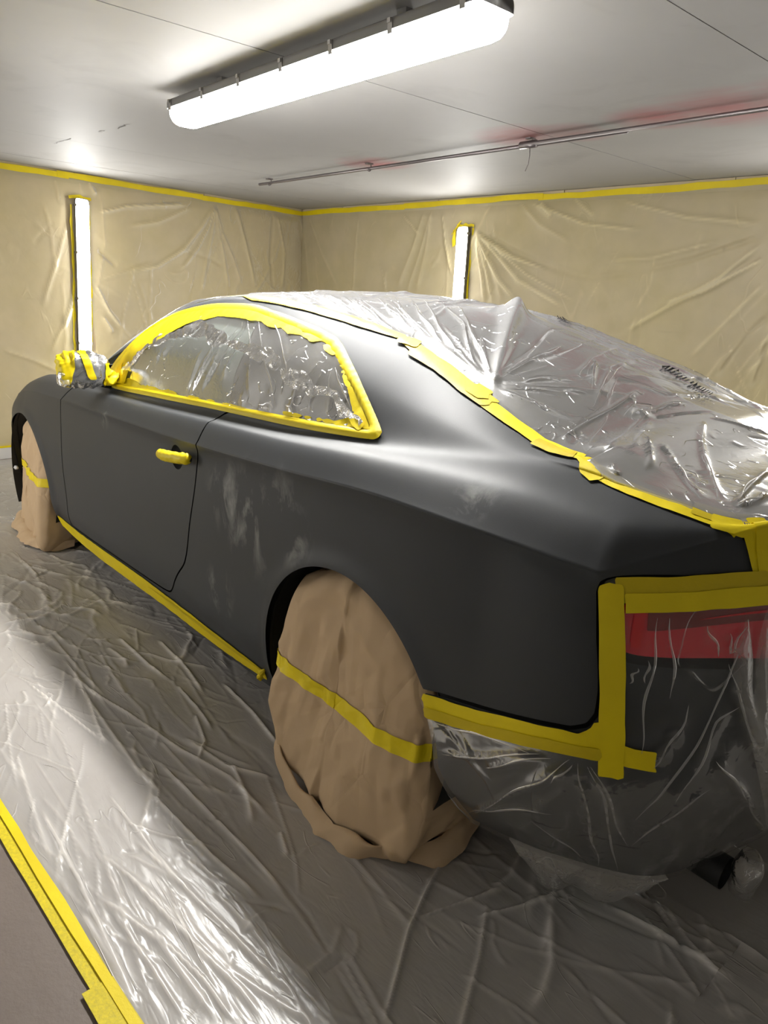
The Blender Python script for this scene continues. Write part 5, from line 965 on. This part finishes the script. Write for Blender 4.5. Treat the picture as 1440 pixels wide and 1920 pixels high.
def skirt(place, parent, top, bot, seed):
    """the folded-out paper hem on the floor"""
    n = 60; t = np.linspace(0, 1, n); r = np.random.default_rng(seed)
    def rs(p): 
        p = np.asarray(p, float); return hermite(np.linspace(0, 1, len(p)), p, t)
    A, B = rs(top), rs(bot); V = np.zeros((n, 7, 3))
    for j in range(7):
        k = j/6; V[:, j] = A+(B-A)*k; V[:, j, 2] += .022*math.sin(math.pi*k)*(.4+.6*np.abs(np.sin(t*9+seed)))
    P = V.reshape(-1, 3); P = P+np.stack([.011*facet(P[:, :2]+P[:, 2:3], 16, seed+q, .3) for q in (0, 9, 18)], 1)
    P[:, 2] = np.maximum(P[:, 2], .003)
    mesh('paper_hem', place(P) if place else P, gridfaces(n, 7), M['paper'], parent)
skirt(None, rb, [(.245, .93, .105), (.155, .985, .07), (.04, 1.005, .05), (-.10, 1.01, .05), (-.21, 1.0, .05), (-.29, .95, .05), (-.335, .885, .055), (-.34, .80, .075), (-.335, .70, .10)],
      [(.235, .962, .078), (.14, 1.01, .03), (.03, 1.03, .008), (-.09, 1.045, .004), (-.20, 1.035, .004), (-.26, .985, .012), (-.365, .875, .004), (-.375, .80, .012), (-.345, .70, .03)], 3)
skirt(None, fb, [(3.03, .86, .05), (2.95, .90, .06), (2.80, .915, .05), (2.66, .93, .05), (2.52, .93, .05), (2.43, .90, .06), (2.41, .80, .06)],
      [(3.09, .91, .03), (2.98, .975, .008), (2.84, .98, .01), (2.70, 1.0, .006), (2.56, .99, .01), (2.44, .94, .012), (2.39, .82, .02)], 8)

# ---------------------------------------------------------------- films and tapes on the car
def strip_on_body(root, path, width, off=.003, mat='tape', jag=.004, seed=0, name='tape_strip', wprof=None, PP=None, NN=None, FFc=None):
    """a strip of tape of the given width laid on the body along a 3D path"""
    PP = P_ if PP is None else PP; NN = N_ if NN is None else NN; FFc = F_ if FFc is None else FFc
    path = np.asarray(path, float)
    lo = path.min(0)-width-.03; hi = path.max(0)+width+.03
    m = ((PP >= lo) & (PP <= hi)).all(1)
    if not m.any(): return None
    fm = m[FFc].all(1); Fs = FFc[fm]; used = np.unique(Fs)
    if len(used) < 4: return None
    mp = np.full(len(PP), -1); mp[used] = np.arange(len(used)); Q = PP[used]
    d, t, L = polydist(Q, path)
    wd = width/2*(np.interp(t/L, np.linspace(0, 1, len(wprof)), wprof) if wprof is not None else 1)
    f = wd+.0015*vnoise(Q, 24, seed+3)-d
    end = jag*vnoise(Q, 60, seed)
    f = np.minimum.reduce([f, t+end, L-t+end])
    V, F = clip(Q+NN[used]*(off+.0008*vnoise(Q, 40, seed+7)[:, None]), mp[Fs], f)
    if len(F) == 0: return None
    return mesh(name, V, F, M[mat], root)
# full body grid with the right half, for strips that cross the centre line
# side window: film, doubled fold of film, tape frame
wroot = tagit(empty('window_film', (.9, .75, 1.0)), 'creased clear film taped over the left side window', 'plastic film')
mw = up & (f_winout > -.03)
Pw = P_.copy(); dsp = np.zeros(len(P_)); idx = np.where(mw)[0]
dsp[idx] = .006+folds(P_[idx], DATA['r_win'], .0065, .0075, 3, .5)+.002*vnoise(P_[idx], 9, 4)
rl = [np.stack([l[:, 0], np.interp(l[:, 1], [.95, 1.30], [.80, .60]), l[:, 1]], 1) for l in random_lines(40, (.1, 1.0), (1.0, 1.22), -1.4, .4, .05, .16, 9, .2)]
dsp[idx] += folds(P_[idx], rl, .005, .004, 11, .5)
cr_ = np.zeros(len(P_)); cr_[idx] = np.clip((dsp[idx]-.009)/.009, 0, 1.2)
V, F = clip(np.concatenate([P_+N_*dsp[:, None], cr_[:, None]], 1), F_, f_winmid-.004); mesh('film_sheet', V, F, M['film_window'], wroot)
bd = DATA['r_winband'][1]; bp = np.asarray([p for p in bd]); 
bandpath = [(1.60, 1.04), (1.50, 1.125), (1.38, 1.165), (1.25, 1.200), (1.12, 1.205), (1.0, 1.185), (.88, 1.175), (.76, 1.165), (.66, 1.155), (.56, 1.130), (.46, 1.105), (.36, 1.09), (.27, 1.085), (.20, 1.05)]
d2 = np.full(len(P_), 9.); d2[up], _, _ = polydist(XZ_[up], np.array(bandpath))
jit = np.zeros(len(P_)); jit[up] = .014*vnoise(P_[up], 11, 5)+.008*vnoise(P_[up], 30, 6)
dsp2 = np.zeros(len(P_)); dsp2[idx] = .010+crumple(P_[idx], 4, .05, .010, 6)
V, F = clip(P_+N_*dsp2[:, None], F_, np.minimum.reduce([.020-d2+jit, f_winmid-.006])); mesh('film_fold', V, F, M['film_fold'], wroot)
troot = tape_thing('yellow masking tape framing the left side window', (.9, .78, 1.0))
nz = np.zeros(len(P_)); nz[up] = .007*facet(XZ_[up], 13, 8, .3)+.003*facet(XZ_[up], 50, 9, .3)
ridge = np.clip(f_winout/.022, 0, 1); ridge = .004+.009*np.sin(math.pi*np.clip(ridge, 0, 1))**.7
bottom = Z_ < np.interp(X_, [0, .4, .85, 1.26, 1.85], [1.04, 1.012, .998, .982, .972])
V, F = clip(P_+N_*ridge[:, None], F_, np.minimum(f_winout+.001, .022-f_winout)); mesh('trim_tape', V, F, M['tape'], troot)
V, F = clip(P_+N_*(.009+.35*nz[:, None]), F_, np.minimum.reduce([f_winout-.020, -f_winin+nz])); mesh('tape_strip', V, F, M['tape'], troot)
for pth, wd in (([(.20, .70, 1.10), (.15, .72, 1.06)], .05), ([(.215, .745, 1.022), (.10, .765, 1.015)], .05), ([(1.66, .80, .985), (1.58, .79, .99)], .06), ([(1.72, .80, .985), (1.66, .78, 1.02)], .045)):
    strip_on_body(troot, pth, wd, .013, 'tape', .006, int(wd*1000)+len(pth))
# sill tape
sroot = tape_thing('yellow masking tape along the left sill below the door', (1.4, .87, .18))
s = np.linspace(.425, 2.375, 60); sp_ = body(s, np.full(60, .36))
strip_on_body(sroot, sp_, .076, .004, 'tape', .003, 3, wprof=[.5, .85, 1, 1.05, 1.15, 1.1, 1.1, 1.0, .9])
strip_on_body(sroot, body(np.linspace(.425, 1.3, 30), np.full(30, .48)), .014, .0055, 'tape_thin', .003, 5, wprof=[.3, 1, 1, .8, .2])
V, F = tube([(.418, .888, .202), (.432, .893, .192), (.44, .893, .18), (.43, .888, .168)], [.004, .010, .009, .003], 7); V = V+np.stack([crumple(V, q, .02, .006) for q in (1, 2, 3)], 1); mesh('tape_end', V, F, M['tape'], sroot, False)

# roof, rear window and trunk film
FE = sorted(DATA['film_edge'])
FE = [(a, max(b, 5.97)) for a, b in FE]
fes = [-1.5, -1.1, -.88, -.84]+[a for a, b in FE]+[1.4, 2.1]; fev = [4.25, 4.25, 4.5, 5.95]+[b for a, b in FE]+[7.03, 7.03]
def ve(s_): return np.interp(s_, fes, fev)
NS, NT = 700, 260
fs = np.linspace(-1.46, 2.09, NS); ft = np.linspace(0, 2.28, NT)
SS, TT = np.meshgrid(fs, ft, indexing='ij'); SS = SS.ravel(); TT = TT.ravel()
def film_base(s_, t_):
    """t 0..1 from the left tape line to the centre, 1..2 back to the right edge, beyond down the right side"""
    lt = np.where(t_ <= 1, t_, 2-t_)
    vv = ve(s_)+(8-ve(s_))*lt
    vv = np.where(t_ > 2, ve(s_)-(t_-2)*3.2, vv)
    vv = np.clip(vv, np.where(s_ < -.84, 4.15, 5.05), 8)
    P = body(s_, np.minimum(vv, 7.9995)); N = surf_normal(s_, np.clip(vv, .01, 7.99))
    N = np.where(N[:, 2:3] < 0, -N, N)
    rt = t_ > 1
    P[rt] *= [1, -1, 1]; N[rt] *= [1, -1, 1]
    return P, N
PEAK = np.array([.27, .0, 1.31]); ANCH = np.array([-.085, .50, 1.145])
def lines3(n, seed, ang, spread, lmin, lmax, box_):
    """random fold lines given in plan (x, y); lifted to the film by nearest height"""
    return random_lines(n, box_[0], box_[1], ang, spread, lmin, lmax, seed, .18)
def film_disp(P):
    XY = P[:, :2]
    d = np.full(len(P), .006)
    d += folds(P, DATA['r_roof'], .0050, .0062, 5, .45)
    d += folds(XY, lines3(60, 61, -1.0, .25, .2, .5, ((.2, -.6), (1.5, .55))), .008, .0035, 62, .6)          # roof: slanting pleats
    d += 0*folds(XY, lines3(4, 63, .5, .5, .08, .3, ((-.9, -.6), (.2, .6))), .006, .0048, 64, .6)
    d += folds(XY, lines3(40, 65, .25, .2, .3, .9, ((-.7, -.7), (.5, -.1))), .008, .0035, 66, .5)             # far side: long pulls
    d += folds(XY, lines3(60, 67, 0, 2., .03, .10, ((-.95, -.5), (-.55, .5))), .007, .0018, 68, .5)
    # fan from the anchor at the tape
    r = np.random.default_rng(8); fan = []
    for a in np.linspace(-2.25, 1.1, 26):
        L = r.uniform(.15, .42); fan.append([ANCH[:2]+np.array([math.cos(a), math.sin(a)])*q*L*np.array([1, 1]) for q in (.06, .4, .75, 1.)])
    fan = [np.array(f) for f in fan if f[-1][1] < .5]
    d += folds(XY, fan, .005, .0032, 70, .5)
    # the pinched tent and the doubled pleat running down from it
    dp = np.hypot(P[:, 0]-PEAK[0], P[:, 1]-PEAK[1])
    d += .041*np.exp(-dp/.075)
    dd, t, L = polydist(P[:, :2], np.array([ANCH[:2], PEAK[:2]])); tn = np.clip(t/L, 0, 1)
    on = np.clip((t+.02)/.05, 0, 1)*np.clip((L+.03-t)/.05, 0, 1)
    d += on*(.008+.030*tn)*np.exp(-(dd/(.012+.022*tn))**2)
    # knot of gathered film on the rear window
    dk = np.hypot(P[:, 0]+.357, P[:, 1]-.227); d += .016*np.exp(-(dk/.022)**2)
    # slack bridging the foot of the rear window and the trunk step
    d += .020*np.exp(-((P[:, 0]+.50)/.09)**2)*np.clip((.62-np.abs(P[:, 1]))/.1, 0, 1)
    d += .034*np.exp(-((P[:, 0]+.22)/.26)**2-((P[:, 1]+.36)/.26)**2)      # film pulled taut over the far side of the rear window
    d += .002*vnoise(P, 3, 71)
    return np.maximum(d, .003)
Pf, Nf = film_base(SS, TT)
df_ = film_disp(Pf)
edge = np.clip((TT-.07)/.08, 0, 1); df_ = .0015+(df_-.0015)*edge
df_ = df_+.020*np.clip((SS-1.3)/.15, 0, 1)*np.clip(TT/.03, 0, 1)*np.clip((2.05-SS)/.1, 0, 1)
Vf = np.concatenate([Pf+Nf*df_[:, None], (np.clip((df_-.007)/.008, 0, 1.2)**2)[:, None]*edge[:, None]], 1)
roof_film = mesh('roof_film', Vf, gridfaces(NS, NT), M['film_roof'])
tagit(roof_film, 'shiny wrinkled clear film over the roof, rear window and trunk of the car', 'plastic film')
# black print marks on that film, too creased to read
def marks(s0, t0, seed, rows):
    r = np.random.default_rng(seed)
    V, F = [], []
    for (row, n, hgt, ln, shift) in rows:
        a = shift
        for k in range(n):
            wd = r.uniform(.3, 1.)*ln
            q = [(a, row+r.uniform(-.1, .1)*hgt), (a+wd*.55, row+r.uniform(-.15, .15)*hgt), (a+wd*.75, row+hgt*r.uniform(.5, 1.1)), (a+wd*.2, row+hgt*r.uniform(.7, 1.1))]
            s_ = np.array([s0-x for x, y in q]); t_ = np.array([t0+y for x, y in q])
            P, N = film_base(s_, t_); P = P+N*(film_disp(P)+.008)[:, None]
            b = len(V); V += list(P); F.append((b, b+1, b+2, b+3)); a += wd+.001
    mesh('print_mark', V, F, M['print'], roof_film, False)
s_a, t_a = -.125, 1.24
marks(s_a, t_a, 1, [(.0, 16, .055, .011, 0), (.065, 6, .030, .012, .0), (-.055, 8, .036, .009, .08), (-.10, 6, .030, .009, .10)])
marks(.315, 1.38, 2, [(.0, 16, .050, .010, 0), (.06, 7, .028, .014, .0), (-.05, 7, .03, .008, .09)])

# tapes along that film
r1 = tape_thing('yellow masking tape along the left roof edge above the side window', (.6, .55, 1.3))
tr_ = [p for p in DATA['tape_roof'][0]]
strip_on_body(r1, [(1.52, .60, 1.27), (1.38, .565, 1.305), (1.25, .540, 1.327)]+[(x, y-.006, z+.001) for x, y, z in tr_], .038, .0035, 'tape', .004, 1, wprof=[.25, .5, .9, 1.05, 1.15, 1.2, 1.15, 1.0])
r2 = tape_thing('broad yellow masking tape down the left edge of the rear window', (-.1, .58, 1.1))
strip_on_body(r2, DATA['tape_rw'][0], .046, .0035, 'tape', .006, 2, wprof=[.9, 1.1, 1.05, 1, 1, .95, .9, .9])
strip_on_body(r2, DATA['tape_rw'][1], .058, .005, 'tape_thin', .012, 3)
strip_on_body(r2, DATA['tape_rw'][2], .040, .005, 'tape_thin', .008, 4)
strip_on_body(r2, [(.235, .55, 1.245), (.17, .53, 1.225)], .05, .0065, 'tape', .01, 12)
strip_on_body(r2, [(-.06, .555, 1.145), (-.12, .555, 1.125)], .06, .0065, 'tape', .016, 13)
r3 = tape_thing('yellow masking tape along the left edge of the trunk', (-.65, .65, .99))
strip_on_body(r3, DATA['tape_deck'][0], .046, .0035, 'tape', .005, 5, wprof=[.8, .8, .9, 1, 1, 1, 1.05, 1.15])
strip_on_body(r3, DATA['tape_deck'][1], .050, .005, 'tape_thin', .008, 6)
strip_on_body(r3, [(-.77, .635, .972), (-.812, .615, .970), (-.85, .56, .972)], .05, .006, 'tape', .004, 17)
strip_on_body(r3, DATA['tape_a'][0], .034, .005, 'tape', .01, 7)
r4 = tape_thing('yellow masking tape running down the rear corner above the tail light', (-.86, .61, .92))
strip_on_body(r4, DATA['tape_rear'][0], .048, .006, 'tape', .004, 8)
strip_on_body(r4, DATA['tape_rear'][1], .055, .0085, 'tape', .004, 9)
strip_on_body(r4, [(-.905, .57, .97), (-.93, .54, .92), (-.95, .53, .86)], .06, .007, 'tape_thin', .004, 10)
r5 = tape_thing('yellow masking tape across the top of the tail light', (-.8, .74, .85))
strip_on_body(r5, [(x, y, z+.006) for x, y, z in DATA['tape_light_top'][0]], .046, .0105, 'tape_thin', .004, 20)
strip_on_body(r5, DATA['tape_light_top'][1], .036, .0135, 'tape', .004, 21)
r6 = tape_thing('upright yellow masking tape beside the tail light, ragged at its lower end', (-.73, .87, .65))
strip_on_body(r6, [(x+.002, y, z) for x, y, z in DATA['tape_light_side'][0]], .046, .0125, 'tape', .006, 22)
strip_on_body(r6, DATA['tape_corner'][0], .032, .0115, 'tape', .006, 23)
r7 = tape_thing('yellow masking tape along the lower edge of the rear quarter panel', (-.5, .9, .5))
strip_on_body(r7, DATA['tape_bumper'][0], .042, .0105, 'tape', .008, 24)
strip_on_body(r7, DATA['tape_bumper'][1], .026, .0125, 'tape_thin', .006, 25)

# film over the rear bumper and tail light
rear = S_ < -.2
ib = np.where(rear)[0]
db = np.zeros(len(P_))
db[ib] = .009+folds(P_[ib], DATA['r_bump'], .0050, .009, 6, .45)+folds(P_[ib], DATA['r_bumpbig'], .014, .016, 7, .2)
rl = [body(np.clip(l[:, 0], -1.45, -.32), np.clip(l[:, 1]*6, .1, 4)) for l in random_lines(40, (-1.2, .05), (-.35, .65), 1.4, .6, .05, .3, 91, .25)]
db[ib] += folds(P_[ib], rl, .005, .0045, 92, .5)+.0025*vnoise(P_[ib], 7, 93)
f_bf = np.minimum.reduce([f_bump-.008, f_arch+.004, np.where(V_ > 3.9, -1., 1.)*0+1])
calm = np.clip((f_bump-.045)/.05, 0, 1); db = .009+(np.maximum(db, .009)-.009)*calm
V, F = clip(np.concatenate([P_+N_*db[:, None], np.clip((db-.0105)/.008, 0, 1.3)[:, None]], 1), F_, f_bf)
W = np.concatenate([V, V*[1, -1, 1, 1]])
bf = mesh('bumper_film', W, list(F)+[tuple(i+len(V) for i in reversed(f)) for f in F], M['film_bumper'])
tagit(bf, 'thin clear film hanging over the rear bumper and red tail light', 'plastic film')
# thin pleats where the films are pinched double
PC = P_[::4]; NC = N_[::4]
def pleat(parent, path, width, lift, mat='film_pleat', seed=0, name='film_pleat'):
    q = np.asarray(path, float); L = np.linalg.norm(np.diff(q, axis=0), axis=1).sum()
    if L < .03: return
    k = max(10, int(L/.014)); t = np.linspace(0, 1, k)
    c = hermite(np.linspace(0, 1, len(q)), q, t)
    m = c*[1, 1, 1]; m[:, 1] = np.abs(m[:, 1])
    lo = m.min(0)-.06; hi = m.max(0)+.06; sel = np.where(((PC >= lo) & (PC <= hi)).all(1))[0]
    if len(sel) < 4: return
    near = sel[np.argmin(((m[:, None]-PC[sel][None])**2).sum(2), 1)]
    nn = NC[near].copy(); nn[c[:, 1] < 0] *= [1, -1, 1]
    for _ in range(3): nn[1:-1] = (nn[:-2]+nn[1:-1]+nn[2:])/3
    nn /= np.linalg.norm(nn, axis=1)[:, None]
    tg = np.gradient(c, axis=0); tg /= np.linalg.norm(tg, axis=1)[:, None]; sd = np.cross(tg, nn)
    r = np.random.default_rng(seed); w_ = width*np.sin(math.pi*np.clip(t*.97+.015, 0, 1))**.8*(.65+.5*np.abs(np.sin(t*r.uniform(4, 9)+r.uniform(0, 6))))
    c = c+nn*lift+sd*(.004*np.sin(t*r.uniform(5, 12)+r.uniform(0, 6)))[:, None]
    V = np.stack([c-sd*w_[:, None]*.5, c+nn*(w_*.32)[:, None], c+sd*w_[:, None]*.5], 1).reshape(-1, 3)
    mesh(name, V, gridfaces(k, 3), M[mat], parent)
for i, l in enumerate(DATA['r_bump']): pleat(bf, l, .0055, .014, 'film_pleat', i)
for i, l in enumerate(DATA['r_bumpbig']): pleat(bf, l, .052 if i == 0 else .034, .020, 'film_drape', 90+i, 'film_drape')
for i, l in enumerate(DATA['r_roof']): pleat(roof_film, l, .0050 if i < 30 else .0065, .015, 'film_pleat', 200+i)
for i, l in enumerate(DATA['r_win'][:15]): pleat(wroot, l, .0045, .010, 'film_pleat', 300+i)
# the gathered hem below the bumper
def hem():
    n, m = 90, 16; ss = np.linspace(-.54, -.90, n); A = body(ss, np.zeros(n)+.02); t = np.linspace(0, 1, n)
    drop = np.interp(t, [0, .08, .2, .4, .5, .62, .75, .85, 1], [.01, .05, .075, .10, .075, .09, .085, .05, .015])
    V = np.zeros((n, m, 3)); out = np.stack([np.interp(t, [0, .5, 1], [-.2, -.7, -.9]), np.interp(t, [0, .5, 1], [1, .7, .4]), np.zeros(n)], 1)
    for j in range(m):
        k = j/(m-1)
        V[:, j] = A+out*(.012*math.sin(k*2.6)-.02*k)[..., None] if False else A+out*(.014*math.sin(k*2.6)-.015*k)
        V[:, j, 2] -= drop*k
    P = V.reshape(-1, 3); P = P+np.stack([.014*facet(P[:, :2]+P[:, 2:3]*[.7, -.7], 14, 70+q, .3) for q in (0, 7, 14)], 1)*np.tile(np.linspace(.1, 1, m), n)[:, None]
    P[:, 2] += np.tile(np.linspace(0, 1, m), n)**2*.016*facet(P[:, :2], 22, 5, .2)
    P[:, 2] = np.maximum(P[:, 2], .01)
    mesh('film_hem', P, gridfaces(n, m), M['film_hem'], bf)
hem()
def pouch():
    n, m = 36, 22; th = np.linspace(0, 2*math.pi, n, endpoint=False); V = np.zeros((n, m, 3))
    for j in range(m):
        k = j/(m-1)
        r = np.interp(k, [0, .12, .35, .6, .85, 1], [.034, .040, .052, .056, .036, .004]); cz = .205-.135*k
        V[:, j, 0] = -.918+.012*k+r*.55*np.cos(th); V[:, j, 1] = .455-.012*k+r*np.sin(th); V[:, j, 2] = cz
    P = V.reshape(-1, 3); P = P+np.stack([.010*facet(P[:, 1:]+P[:, :1]*[.7, -.7], 24, 90+q, .3) for q in (0, 7, 14)], 1)
    mesh('film_pouch', P, gridfaces(n, m, True), M['film_hem'], bf)
pouch()
# wrapped door mirror
mroot = tagit(empty('mirror_wrap', (1.70, .945, .95)), 'crumpled clear film wrapped around the left door mirror', 'plastic film')
V, F = superell(MC, (.060, .097, .070), 90, 60, R=MR)
c_ = MC; nrm = V-c_; nrm /= np.linalg.norm(nrm, axis=1)[:, None]
Vm = V+nrm*(crumple(V, 3, .05, .010, 6)+crumple(V, 13, .02, .004, 5))[:, None]
mesh('film_sheet', Vm, F, M['film_fold'], mroot)
mt = tape_thing('yellow masking tape patches holding the film on the door mirror', (1.70, .96, .96))
Lc = (V-c_)@MR          # local mirror coordinates: y outwards, z up
Vt = Vm+nrm*.004
def mtape(f): 
    a, b = clip(Vt, F, f)
    if len(b): mesh('tape_strip', a, b, M['tape'], mt)
wob = .008*vnoise(V, 30, 5)
mtape(np.minimum(Lc[:, 1]-.040+wob+.25*Lc[:, 2], 1.))
mtape(np.minimum(.014-np.abs(Lc[:, 1]+.018-.25*Lc[:, 2]), Lc[:, 2]+.028))
mtape(np.minimum.reduce([-.070-Lc[:, 1]+wob, .03-Lc[:, 2], Lc[:, 2]+.06]))
V, F = superell((1.675, .85, .985), (.035, .030, .030), 24, 16); V = V+np.stack([crumple(V, 40+q, .03, .012, 5) for q in (0, 3, 6)], 1); mesh('tape_strip', V, F, M['tape'], mt)
V, F = superell(MC+np.array([-.01, .082, -.030]), (.030, .024, .026), 24, 16); V = V+np.stack([crumple(V, 45+q, .03, .014, 5) for q in (0, 3, 6)], 1); mesh('film_sheet', V, F, M['film_fold'], mroot)
# taped door handle
ht = tape_thing('yellow masking tape wrapped around the door handle', (.92, ys+.03, .80))
tt = np.linspace(0, 1, 40); path = np.array([handle_path(t) for t in tt])
V, F = tube(path, np.interp(tt, [0, .04, .1, .9, .96, 1], [.006, .013, .0165, .0175, .016, .009]), 20)
V = V+np.array([0, .002, 0]); V[:, 2] = .81+(V[:, 2]-.81)*1.12; V = V+np.stack([crumple(V, 80+q, .03, .005, 5) for q in (0, 3, 6)], 1)*.6
mesh('tape_strip', V, F, M['tape'], ht)
